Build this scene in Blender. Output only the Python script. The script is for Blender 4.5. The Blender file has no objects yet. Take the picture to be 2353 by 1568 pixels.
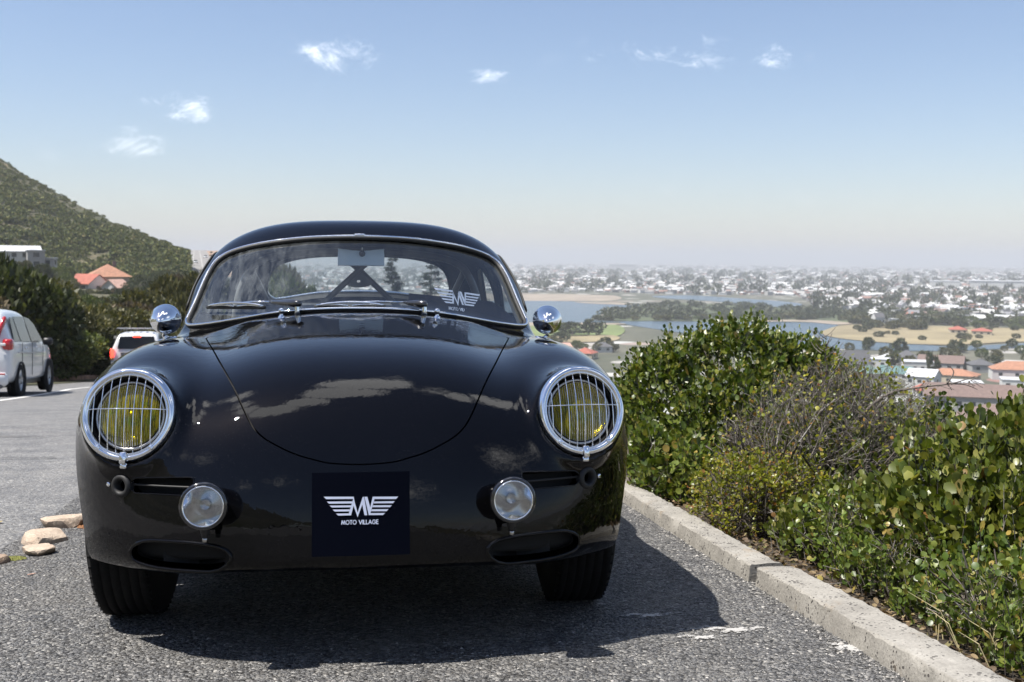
import bpy, math, random
import numpy as np
from mathutils import Matrix, Vector, Euler
from mathutils import noise as mnoise
R = math.radians
random.seed(7)
rng = np.random.default_rng(7)
SC = bpy.context.scene
COL = SC.collection

# ---------------------------------------------------------------- frame: the lay-by slopes down, away from the camera
SLOPE = R(3.727)
T = Matrix.Rotation(-SLOPE, 4, 'X')          # lay-by frame (x right, y away, z up off the asphalt) -> world
T3 = np.array(T.to_3x3())
CAMP = np.array([-0.00777, -3.38219, 0.80059])
YAW, PIT, FPX = 0.134915, 0.007121, 2614.0     # measured for a 2353 px wide view

# ---------------------------------------------------------------- camera
cam = bpy.data.cameras.new('camera')
cam.sensor_width = 36.0
cam.lens = 36.0 * FPX / 2353.0
cam.clip_start = 0.05
cam.clip_end = 90000
cam.dof.use_dof = True
cam.dof.focus_distance = 3.0
cam.dof.aperture_fstop = 10.0
camo = bpy.data.objects.new('camera', cam)
COL.objects.link(camo)
camo.matrix_world = T @ (Matrix.Translation(CAMP) @ Matrix.Rotation(-YAW, 4, 'Z') @ Matrix.Rotation(math.pi / 2 - PIT, 4, 'X'))
SC.camera = camo
CW = np.array(camo.matrix_world.translation)

# ---------------------------------------------------------------- render settings
SC.render.engine = 'CYCLES'
SC.view_settings.view_transform = 'Standard'
SC.view_settings.look = 'None'
SC.view_settings.exposure = 0.85
SC.view_settings.gamma = 1
SC.view_settings.use_curve_mapping = False
SC.cycles.use_denoising = True
SC.cycles.max_bounces = 10
SC.cycles.transparent_max_bounces = 24
SC.cycles.volume_bounces = 1
SC.cycles.caustics_reflective = False
SC.cycles.caustics_refractive = False
SC.cycles.sample_clamp_indirect = 6

# ---------------------------------------------------------------- sun and sky
SUN_L = Vector((-.51, -.13, 1.0))
SUNV = (T.to_3x3() @ SUN_L).normalized()
sun = bpy.data.lights.new('sun', 'SUN')
sun.energy = 5.0
sun.angle = R(.53)
sun.color = (1.0, .955, .89)
suno = bpy.data.objects.new('sun', sun)
COL.objects.link(suno)
suno.rotation_euler = SUNV.to_track_quat('Z', 'Y').to_euler()
suno.location = (0, 0, 40)

world = bpy.data.worlds.new('World')
SC.world = world
world.use_nodes = True


class NT:
    """tiny node-tree helper"""
    def __init__(s, tree):
        s.t = tree
        s.n = tree.nodes
        s.l = tree.links

    def new(s, typ, **kw):
        nd = s.n.new(typ)
        for k, v in kw.items():
            if k.startswith('_'):
                setattr(nd, k[1:], v)
        for k, v in kw.items():
            if not k.startswith('_'):
                key = int(k[1:]) if k[0] == 'i' and k[1:].isdigit() else k.replace('__', ' ')
                s.put(nd, key, v)
        return nd

    def put(s, nd, key, v):
        inp = nd.inputs[key]
        if hasattr(v, 'outputs'):
            s.l.new(v.outputs[0], inp)
        elif isinstance(v, bpy.types.NodeSocket):
            s.l.new(v, inp)
        else:
            inp.default_value = v

    def math(s, op, a, b=0.0, c=0.0, clamp=False):
        return s.new('ShaderNodeMath', _operation=op, _use_clamp=clamp, i0=a, i1=b, i2=c)

    def ramp(s, fac, stops, interp='LINEAR'):
        nd = s.n.new('ShaderNodeValToRGB')
        cr = nd.color_ramp
        cr.interpolation = interp
        while len(cr.elements) < len(stops):
            cr.elements.new(.5)
        for e, (p, c) in zip(cr.elements, stops):
            e.position = p
            e.color = tuple(c) + (1,) if len(c) == 3 else c
        s.put(nd, 0, fac)
        return nd

    def mix(s, fac, a, b, mode='MIX'):
        nd = s.n.new('ShaderNodeMix')
        nd.data_type = 'RGBA'
        nd.blend_type = mode
        s.put(nd, 0, fac)
        for i, v in ((6, a), (7, b)):
            if isinstance(v, tuple) and len(v) == 3:
                v = v + (1,)
            s.put(nd, i, v)
        return nd.outputs[2]

    def noise(s, vec, scale, detail=3, rough=.5, dist=0.0):
        return s.new('ShaderNodeTexNoise', Vector=vec, Scale=scale, Detail=detail, Roughness=rough, Distortion=dist)

    def rng(s, v, a, b, c=0.0, d=1.0):
        return s.new('ShaderNodeMapRange', i0=v, i1=a, i2=b, i3=c, i4=d)


# sky: physical sky plus thin cirrus drifting over it (also overhead and behind the camera)
w = NT(world.node_tree)
w.n.clear()
wo = w.new('ShaderNodeOutputWorld')
sky = w.n.new('ShaderNodeTexSky')
sky.sky_type = 'NISHITA'
sky.sun_disc = False
sky.sun_elevation = math.asin(SUNV.z)
sky.sun_rotation = math.atan2(SUNV.x, SUNV.y)
sky.altitude = 60
sky.air_density = 1.0
sky.dust_density = 0.5
sky.ozone_density = 3.0
tc = w.new('ShaderNodeTexCoord')
sep = w.new('ShaderNodeSeparateXYZ', i0=tc.outputs['Generated'])
DIRV = tc.outputs['Generated']


def dirw(u, v):
    fw = np.array([math.sin(YAW) * math.cos(PIT), math.cos(YAW) * math.cos(PIT), -math.sin(PIT)])
    rt = np.array([math.cos(YAW), -math.sin(YAW), 0])
    up = np.cross(rt, fw)
    d = fw * FPX + rt * (u - 1176.5) + up * (784 - v)
    d = T3 @ d
    return d / np.linalg.norm(d)


def site(u, v, dist):
    """world point at a bearing, an elevation and a horizontal distance from the viewpoint"""
    d = dirw(u, v)
    return CW + d * dist / math.hypot(d[0], d[1])


def on_level(u, v, z):
    d = dirw(u, v)
    return CW + d * (z - CW[2]) / d[2]


# cloud puffs: (direction, horizontal half size, vertical half size, strength)
puffs = []
for (u, v, a, b, k) in ((785, 128, 105, 42, 1.0), (440, 250, 90, 38, 1.05), (362, 240, 44, 30, 1.0), (312, 334, 70, 26, 1.0), (300, 296, 40, 24, .9), (1120, 172, 64, 22, .95),
                        (1362, 138, 36, 26, .7), (1560, 120, 120, 42, 1.25), (1795, 130, 80, 32, .95), (1300, 100, 26, 20, .25)):
    puffs.append((Vector(dirw(u, v)), 1.55 * a / FPX, 1.45 * b / FPX, k * .60))
for (x, y, z, a, k) in ((-.40, .32, .86, .075, 1.2), (-.41, .15, .89, .07, 1.1), (-.40, .03, .915, .075, 1.4), (-.32, -.08, .94, .085, 1.7), (-.24, -.09, .96, .085, 1.9), (-.14, -.01, .99, .085, 2.0),
                        (-.05, .13, .99, .10, 2.0), (.015, .295, .955, .11, 1.9), (.06, .40, .91, .07, .5), (.21, .22, .95, .10, .7), (.45, .26, .85, .09, 1.5), (.33, .18, .93, .08, 1.6),
                        (-.64, -.44, .635, .10, .5), (-.43, -.80, .41, .09, .45), (-.25, -.86, .455, .10, .45), (.1, -.93, .35, .16, .6), (.6, -.5, .6, .2, .7), (.85, .1, .5, .2, .6)):
    puffs.append((Vector((x, y, z)).normalized(), a * 1.3, a * 1.3, k * 1.8))
mask = None
for (d, a, b, k) in puffs:
    hor = d.cross(Vector((0, 0, 1)))
    if hor.length < .3:
        hor = Vector((.9, .45, 0))
    hor = (hor - d * hor.dot(d)).normalized()
    ver = hor.cross(d).normalized()
    dh = w.new('ShaderNodeVectorMath', _operation='DOT_PRODUCT', i0=DIRV, i1=hor / a)
    dv = w.new('ShaderNodeVectorMath', _operation='DOT_PRODUCT', i0=DIRV, i1=ver / b)
    dd = w.new('ShaderNodeVectorMath', _operation='DOT_PRODUCT', i0=DIRV, i1=d)
    q = w.math('ADD', w.math('MULTIPLY', dh.outputs['Value'], dh.outputs['Value']), w.math('MULTIPLY', dv.outputs['Value'], dv.outputs['Value']))
    q = w.math('SUBTRACT', 1.0, w.math('POWER', q, .6), clamp=True)
    q = w.math('MULTIPLY', q, w.math('MULTIPLY', w.math('GREATER_THAN', dd.outputs['Value'], 0.0), k))
    mask = q if mask is None else w.math('MAXIMUM', mask, q)
sc_v = w.new('ShaderNodeMapping', Vector=DIRV, Scale=(1, 1, 1.5))
n1 = w.noise(sc_v.outputs[0], 30, 10, .70, .5)
n2 = w.noise(sc_v.outputs[0], 7, 5, .6, .4)
wisp = w.rng(n1, .42, .72)
wisp2 = w.math('MULTIPLY', w.rng(n2, .62, .85), .10)
fine = w.math('ADD', w.math('MULTIPLY', w.math('SUBTRACT', n1, .5), 2.6), w.math('MULTIPLY', w.math('SUBTRACT', n2, .5), 1.0))
cl = w.math('SUBTRACT', w.math('ADD', w.math('MULTIPLY', mask, 1.0), fine), .34)
cl = w.math('MULTIPLY', w.math('MULTIPLY', cl, .85, clamp=True), w.math('MULTIPLY', mask, 2.6, clamp=True), clamp=True)
cl = w.math('MULTIPLY', w.math('ADD', w.math('POWER', cl, 1.7), w.math('MULTIPLY', wisp2, wisp)), .9, clamp=True)
tint = w.mix(1.0, sky.outputs[0], (1.01, .945, .965), 'MULTIPLY')
mixc = w.mix(cl, tint, (22.0, 21.9, 22.0))
bg = w.new('ShaderNodeBackground', Color=mixc, Strength=.084)
w.l.new(bg.outputs[0], wo.inputs['Surface'])


# ---------------------------------------------------------------- mesh helpers
def link(o, parent=None):
    COL.objects.link(o)
    if parent is not None:
        o.parent = parent
    return o


def mesh_from(name, V, F, mat=None, smooth=True, normals=None):
    me = bpy.data.meshes.new(name)
    V = np.asarray(V, np.float32).reshape(-1, 3)
    if isinstance(F, np.ndarray):
        k = F.shape[1]
        nf = len(F)
        me.vertices.add(len(V))
        me.vertices.foreach_set('co', V.ravel())
        me.loops.add(nf * k)
        me.loops.foreach_set('vertex_index', F.astype(np.int32).ravel())
        me.polygons.add(nf)
        me.polygons.foreach_set('loop_start', np.arange(0, nf * k, k, dtype=np.int32))
        me.update(calc_edges=True)
    else:
        me.from_pydata(V.tolist(), [], F)
    me.validate()
    if smooth:
        me.shade_smooth()
    if normals is not None:
        me.normals_split_custom_set_from_vertices(np.asarray(normals, float).tolist())
    if mat is not None:
        for m in (mat if isinstance(mat, (list, tuple)) else [mat]):
            me.materials.append(m)
    return me


def obj(name, V, F, mat, parent=None, smooth=True, normals=None, kind=None, label=None):
    o = bpy.data.objects.new(name, mesh_from(name, V, F, mat, smooth, normals))
    link(o, parent)
    if kind:
        o['kind'] = kind
    if label:
        o['label'] = label
    return o


def tag(o, label, cat, group=None):
    o['label'] = label
    o['category'] = cat
    if group:
        o['group'] = group
    return o


def thing(name, label, cat, loc=(0, 0, 0), rz=0.0, group=None, local=True, scale=1.0):
    """Empty at the base of a thing; local=True places it in the sloping lay-by frame"""
    o = bpy.data.objects.new(name, None)
    o.empty_display_size = .2
    COL.objects.link(o)
    M = Matrix.Translation(loc) @ Matrix.Rotation(rz, 4, 'Z') @ Matrix.Scale(scale, 4)
    o.matrix_world = T @ M if local else M
    return tag(o, label, cat, group)


class MB:
    """collects shapes for ONE mesh"""
    def __init__(s):
        s.v = []
        s.f = []

    def add(s, V, F):
        b = len(s.v)
        s.v.extend([tuple(map(float, p)) for p in V])
        s.f.extend([tuple(int(i) + b for i in f) for f in F])
        return s

    def box(s, c, size, rot=None, bevel=0.0):
        x, y, z = (size[0] / 2, size[1] / 2, size[2] / 2)
        if bevel > 0:
            b = min(bevel, x * .9, y * .9, z * .9)
            V = []
            for sx in (-1, 1):
                for sy in (-1, 1):
                    for sz in (-1, 1):
                        V += [(sx * (x - b), sy * (y - b), sz * z), (sx * (x - b), sy * y, sz * (z - b)), (sx * x, sy * (y - b), sz * (z - b))]
            def ix(sx, sy, sz, k):
                return ((sx > 0) * 4 + (sy > 0) * 2 + (sz > 0)) * 3 + k
            F = []
            for sgn in (-1, 1):
                F.append([ix(-1, -1, sgn, 0), ix(1, -1, sgn, 0), ix(1, 1, sgn, 0), ix(-1, 1, sgn, 0)][::sgn])
                F.append([ix(-1, sgn, -1, 1), ix(-1, sgn, 1, 1), ix(1, sgn, 1, 1), ix(1, sgn, -1, 1)][::sgn])
                F.append([ix(sgn, -1, -1, 2), ix(sgn, 1, -1, 2), ix(sgn, 1, 1, 2), ix(sgn, -1, 1, 2)][::sgn])
            for a in (-1, 1):
                for c2 in (-1, 1):
                    F.append([ix(-1, a, c2, 0), ix(1, a, c2, 0), ix(1, a, c2, 1), ix(-1, a, c2, 1)][::a * c2])
                    F.append([ix(a, -1, c2, 0), ix(a, -1, c2, 2), ix(a, 1, c2, 2), ix(a, 1, c2, 0)][::a * c2])
                    F.append([ix(a, c2, -1, 1), ix(a, c2, 1, 1), ix(a, c2, 1, 2), ix(a, c2, -1, 2)][::a * c2])
            for sx in (-1, 1):
                for sy in (-1, 1):
                    for sz in (-1, 1):
                        F.append([ix(sx, sy, sz, 0), ix(sx, sy, sz, 2), ix(sx, sy, sz, 1)][::sx * sy * sz])
        else:
            V = [(sx * x, sy * y, sz * z) for sx in (-1, 1) for sy in (-1, 1) for sz in (-1, 1)]
            F = [(0, 1, 3, 2), (4, 6, 7, 5), (0, 4, 5, 1), (2, 3, 7, 6), (0, 2, 6, 4), (1, 5, 7, 3)]
        V = [Vector(p) for p in V]
        if rot is not None:
            V = [rot @ p for p in V]
        c = Vector(c)
        return s.add([p + c for p in V], F)

    def tube(s, pts, rad, seg=8, cap=True, close=False):
        P = [Vector(p) for p in pts]
        n = len(P)
        if not isinstance(rad, (list, tuple)):
            rad = [rad] * n
        V = []
        prev = None
        for i in range(n):
            if close:
                t = P[(i + 1) % n] - P[i - 1]
            else:
                t = P[min(i + 1, n - 1)] - P[max(i - 1, 0)]
            t.normalize()
            if prev is None:
                a = Vector((0, 0, 1)) if abs(t.z) < .9 else Vector((1, 0, 0))
                u = t.cross(a).normalized()
            else:
                u = (prev - t * prev.dot(t))
                u = u.normalized() if u.length > 1e-6 else t.orthogonal().normalized()
            prev = u
            v = t.cross(u)
            for k in range(seg):
                an = 2 * math.pi * k / seg
                V.append(P[i] + (u * math.cos(an) + v * math.sin(an)) * rad[i])
        F = []
        for i in range(n if close else n - 1):
            j = (i + 1) % n
            for k in range(seg):
                F.append((i * seg + k, i * seg + (k + 1) % seg, j * seg + (k + 1) % seg, j * seg + k))
        if cap and not close:
            F.append(tuple(range(seg))[::-1])
            F.append(tuple((n - 1) * seg + k for k in range(seg)))
        return s.add(V, F)

    def lathe(s, prof, seg=32, M=None, squash=None):
        """profile of (radius, z) turned about z; M places it"""
        V = []
        F = []
        n = len(prof)
        for (r, z) in prof:
            for k in range(seg):
                a = 2 * math.pi * k / seg
                p = Vector((r * math.cos(a), r * math.sin(a), z))
                V.append(M @ p if M is not None else p)
        for i in range(n - 1):
            for k in range(seg):
                k2 = (k + 1) % seg
                F.append((i * seg + k, i * seg + k2, (i + 1) * seg + k2, (i + 1) * seg + k))
        return s.add(V, F)

    def prism(s, poly, depth, M=None):
        """polygon in xy, extruded along -z by depth"""
        n = len(poly)
        V = [Vector((p[0], p[1], 0)) for p in poly] + [Vector((p[0], p[1], -depth)) for p in poly]
        if M is not None:
            V = [M @ p for p in V]
        F = [tuple(range(n)), tuple(range(2 * n - 1, n - 1, -1))]
        for i in range(n):
            j = (i + 1) % n
            F.append((i, i + n, j + n, j))
        return s.add(V, F)

    def build(s, name, mat, parent=None, smooth=False, kind=None, label=None):
        me = bpy.data.meshes.new(name)
        me.from_pydata(s.v, [], s.f)
        me.validate()
        if smooth:
            me.shade_smooth()
            if smooth == 'auto':
                me.set_sharp_from_angle(angle=R(38))
        for m in (mat if isinstance(mat, (list, tuple)) else [mat]):
            me.materials.append(m)
        o = bpy.data.objects.new(name, me)
        link(o, parent)
        if kind:
            o['kind'] = kind
        if label:
            o['label'] = label
        return o


# ---------------------------------------------------------------- materials
MATS = {}


def material(name):
    m = bpy.data.materials.new(name)
    m.use_nodes = True
    nt = NT(m.node_tree)
    nt.n.clear()
    out = nt.new('ShaderNodeOutputMaterial')
    return m, nt, out


def simple(name, col, rough=.6, metal=0.0, coat=0.0, spec=.5, var=0.0, vscale=20, bump=0.0, bscale=60, emit=None):
    if name in MATS:
        return MATS[name]
    m, nt, out = material(name)
    p = nt.new('ShaderNodeBsdfPrincipled', Roughness=rough, Metallic=metal)
    p.inputs['Specular IOR Level'].default_value = spec
    p.inputs['Coat Weight'].default_value = coat
    p.inputs['Coat Roughness'].default_value = .03
    c = tuple(col) + (1,)
    p.inputs['Base Color'].default_value = c
    g = nt.new('ShaderNodeTexCoord')
    if var:
        n = nt.noise(g.outputs['Object'], vscale, 4, .6)
        lo = tuple(x * (1 - var) for x in col)
        hi = tuple(min(1, x * (1 + var)) for x in col)
        nt.put(p, 'Base Color', nt.ramp(n, [(.3, lo), (.7, hi)]))
    if bump:
        n = nt.noise(g.outputs['Object'], bscale, 3, .6)
        b = nt.new('ShaderNodeBump', Strength=bump, Distance=.01, Height=n)
        nt.put(p, 'Normal', b)
    if emit:
        p.inputs['Emission Color'].default_value = tuple(emit[:3]) + (1,)
        p.inputs['Emission Strength'].default_value = emit[3]
    nt.l.new(p.outputs[0], out.inputs[0])
    MATS[name] = m
    return m


def glass(name, tint=(.9, .93, .93), rough=0.0, dirt=0.0, base_reflect=0.0):
    m, nt, out = material(name)
    tr = nt.new('ShaderNodeBsdfTransparent', Color=tuple(tint) + (1,))
    gl = nt.new('ShaderNodeBsdfGlossy', Roughness=rough, Color=(1, 1, 1, 1))
    bf = nt.new('ShaderNodeNewGeometry').outputs['Backfacing']
    fr = nt.new('ShaderNodeFresnel', IOR=nt.rng(bf, 0, 1, 1.5, 1 / 1.5))
    # two faces of a thin pane reflect
    f2 = nt.math('ADD', nt.math('MULTIPLY', fr, 1.1), base_reflect, clamp=True)
    mx = nt.new('ShaderNodeMixShader', i0=f2, i1=tr, i2=gl)
    last = mx
    if dirt:
        g = nt.new('ShaderNodeTexCoord')
        mp = nt.new('ShaderNodeMapping', Vector=g.outputs['Object'], Scale=(2.2, .5, .45))
        n = nt.noise(mp, 11, 9, .8, .5)
        n2 = nt.noise(g.outputs['Object'], 420, 2, .6)
        sx = nt.new('ShaderNodeSeparateXYZ', i0=g.outputs['Object'])
        side = nt.rng(sx.outputs[0], -.02, -.38, .12, 1.0)
        amt = nt.math('MULTIPLY', nt.math('MULTIPLY', nt.rng(n, .42, .72), nt.rng(n2, .35, .65, .45, 1.0)), side)
        amt = nt.math('ADD', nt.math('MULTIPLY', amt, dirt), dirt * .05)
        df = nt.new('ShaderNodeBsdfDiffuse', Color=(.55, .6, .62, 1))
        last = nt.new('ShaderNodeMixShader', i0=amt, i1=mx, i2=df)
    nt.l.new(last.outputs[0], out.inputs[0])
    return m


def paint_mat():
    m, nt, out = material('black_car_paint')
    g = nt.new('ShaderNodeTexCoord')
    n = nt.noise(g.outputs['Object'], 430, 1, .5)
    spk = nt.rng(n, .70, .80, 0, 1)                     # dust specks
    big = nt.noise(g.outputs['Object'], 6, 3, .5)
    p = nt.new('ShaderNodeBsdfPrincipled', Roughness=.5, Metallic=0.0)
    col = nt.mix(nt.math('MULTIPLY', spk, nt.rng(big, .4, .7, .25, 1)), (.0016, .0016, .0022), (.05, .05, .055))
    nt.put(p, 'Base Color', col)
    p.inputs['Coat Weight'].default_value = 1.0
    p.inputs['Coat Roughness'].default_value = .012
    p.inputs['Coat IOR'].default_value = 1.36
    p.inputs['Specular IOR Level'].default_value = .0
    # very light orange peel
    pe = nt.noise(g.outputs['Object'], 38, 2, .5)
    b = nt.new('ShaderNodeBump', Strength=.035, Distance=.01, Height=pe)
    nt.put(p, 'Coat Normal', b)
    nt.l.new(p.outputs[0], out.inputs[0])
    return m


PAINT = paint_mat()
CHROME = simple('chrome', (.88, .89, .90), .022, 1.0)
CHROME_DULL = simple('dull_metal', (.45, .44, .42), .25, 1.0)
RUBBER = simple('rubber', (.012, .012, .012), .62, var=.3, vscale=90)
TYREM = simple('tyre_rubber', (.006, .006, .006), .85, spec=.2, var=.3, vscale=60, bump=.2, bscale=300)
BLACKM = simple('black_plastic', (.008, .008, .009), .45)
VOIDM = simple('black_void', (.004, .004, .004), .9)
CLOTH = simple('dark_trim_cloth', (.030, .029, .028), .9, var=.25, vscale=40)
HEADL = simple('headliner', (.060, .054, .048), .9, var=.2, vscale=30)
GREYM = simple('grey_mirror_back', (.60, .68, .73), .35)
TUBEM = simple('roll_cage_paint', (.17, .165, .16), .28)
WHITEP = simple('white_print', (.60, .65, .80), .5)
PLATEM = simple('matt_navy_board', (.0016, .0024, .0065), .62, spec=.03)
GLASS = glass('windscreen_glass', (.86, .90, .90), 0.0, .20)
GLASS2 = glass('window_glass', (.86, .90, .90), 0.0)
CLEAR = glass('lamp_glass', (.97, .98, 1.0), 0.0)

# ================================================================= THE BLACK COUPE
def lse(k, *a):
    m = a[0]
    for b in a[1:]:
        m = np.minimum(m, b)
    s = 0
    for b in a:
        s = s + np.exp(-(b - m) / k)
    return m - k * np.log(s)


def smax(k, *a):
    return -lse(k, *[-b for b in a])


def soft(t, k=.02):
    return .5 * (t + np.sqrt(t * t + k * k))


def hat(y, c, ww):
    return np.exp(-((y - c) / ww) ** 2)


def sig(t):
    return 1 / (1 + np.exp(-t))


HC = np.array([.570, -.462, .597])                 # headlight centre and axis
HN = np.array([.15, -.96, .20])
HN = HN / np.linalg.norm(HN)


def body_field(x, y, z):
    """smooth solid of the car body (metres; x across, y back from the front axle, z up); < 0 inside"""
    x = np.sqrt(x * x + 1e-6)
    zc = .42 - .155 * sig((-.17 - y) / .11)
    dz = z - zc
    yn = soft(.47 - y)
    yr = soft(y - 2.1)
    W = .60 + .17 * sig((y - .55) / .16) - .06 * sig((y - 2.6) / .15)
    h = np.where(dz > 0, .881 - .152 * yn - zc, .12 + .32 * sig((y + .30) / .09))
    f1 = ((x / W) ** 2.7 + (np.abs(dz) / h) ** 2.35 + (yn / 1.09) ** 7.5 + (yr / 1.08) ** 2.3) ** (1 / 2.35) - 1
    f1 = f1 * .40
    yn = soft(.22 - y)
    yr = soft(y - 2.35)
    h = np.where(dz > 0, .73 - zc, .13 + .41 * sig((y + .34) / .05))
    Wl = .812 + .012 * hat(y, 1.3, .7)
    f2 = (((x / Wl) ** 2.6 + (yn / .835) ** 2.6 + (yr / .82) ** 2.4) + (np.abs(dz) / h) ** 2.5) ** (1 / 2.6) - 1
    f2 = f2 * .42
    yy = y - .28
    cx = .558 - .01 * yy
    cz = .572 + .02 * yy - .04 * soft(-yy) ** 2
    L = np.where(yy < 0, .70, .75)
    dzf = soft(z - cz) - (.58 + .2 * sig((y - .15) / .12)) * soft(cz - z)
    ff = ((np.sqrt((x - cx) ** 2 + dzf ** 2 + 1e-5) / .212) ** 2.6 + (np.abs(yy) / L) ** 3.0) ** (1 / 2.6) - 1
    ff = ff * .212
    px, py, pz = x - HC[0], y - HC[1], z - HC[2]
    a = px * HN[0] + py * HN[1] + pz * HN[2]
    r = np.sqrt(np.maximum(px * px + py * py + pz * pz - a * a, 0) + 1e-6)
    fp = smax(.008, r - (.115 + .05 * soft(-a, .01)), a, -a - .22)
    yy = y - 2.2
    L = np.where(yy < 0, .75, .72)
    fr = ((np.sqrt((x - .565) ** 2 + (z - .56) ** 2 + 1e-5) / .235) ** 2.6 + (np.abs(yy) / L) ** 2.6) ** (1 / 2.6) - 1
    fr = fr * .23
    b = lse(.026, f1, f2, ff, fr)
    b = lse(.022, b, fp)
    b = smax(.004, b, -smax(.006, r - .1215, -.001 - a))
    Hr = 1.258 - .13 * soft(1.35 - y) ** 2 - .25 * soft(y - 1.35) ** 2
    hc = np.maximum(Hr - .72, .05)
    wc = .642 - .045 * soft(y - 1.5) ** 2 - .04 * soft(1.0 - y) ** 2
    fs = ((x / wc) ** 3.3 + (np.abs(np.maximum(z - .72, 0)) / hc) ** 3.7) ** (1 / 3.4) - 1
    fs = fs * .45
    yw = .472 + 1.53 * (z - .86) + .72 * x * x - .25 * (z - .86) ** 2
    fw = (yw - y) * .52
    fc = smax(.024, fs, fw)
    b = lse(.018, b, fc + 0.006)
    return smax(.012, b, (.226 - .026 * sig((x - .38) / .06) - z))


def bgrad(P, e=8e-4):
    x, y, z = P[:, 0], P[:, 1], P[:, 2]
    return np.stack([body_field(x + e, y, z) - body_field(x - e, y, z), body_field(x, y + e, z) - body_field(x, y - e, z),
                     body_field(x, y, z + e) - body_field(x, y, z - e)], 1) / (2 * e)


def snap(P, off=0.0, n=4):
    """move points onto the body surface; returns points, normals"""
    P = np.array(P, float).reshape(-1, 3)
    for _ in range(n):
        g = bgrad(P)
        f = body_field(P[:, 0], P[:, 1], P[:, 2])
        gg = (g * g).sum(1)
        st = (f / np.maximum(gg, .02))[:, None] * g
        ln = np.linalg.norm(st, axis=1, keepdims=True)
        P = P - st * np.minimum(1, .02 / np.maximum(ln, 1e-9))
    g = bgrad(P)
    N = g / np.linalg.norm(g, axis=1, keepdims=True)
    return P + N * off, N


def cast_axis(p, d, tmax=1.6, step=.01):
    """first body hit from points p along direction d"""
    p = np.array(p, float).reshape(-1, 3)
    d = np.array(d, float)
    t = np.zeros(len(p))
    res = np.full(len(p), np.nan)
    while t[0] < tmax:
        t += step
        q = p + d * t[:, None]
        v = body_field(q[:, 0], q[:, 1], q[:, 2])
        new = (v < 0) & np.isnan(res)
        if new.any():
            a = t[new] - step
            b = t[new].copy()
            for _ in range(12):
                m = (a + b) / 2
                q = p[new] + d * m[:, None]
                vv = body_field(q[:, 0], q[:, 1], q[:, 2])
                a = np.where(vv > 0, m, a)
                b = np.where(vv > 0, b, m)
            res[new] = b
    return p + d * res[:, None]


def front_pt(x, z, off=0.0):
    P = cast_axis([(x, -1.0, z)], (0, 1, 0), 2.4)
    P2, N = snap(P, off, 1)
    return Vector(P2[0]), Vector(N[0])


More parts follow.
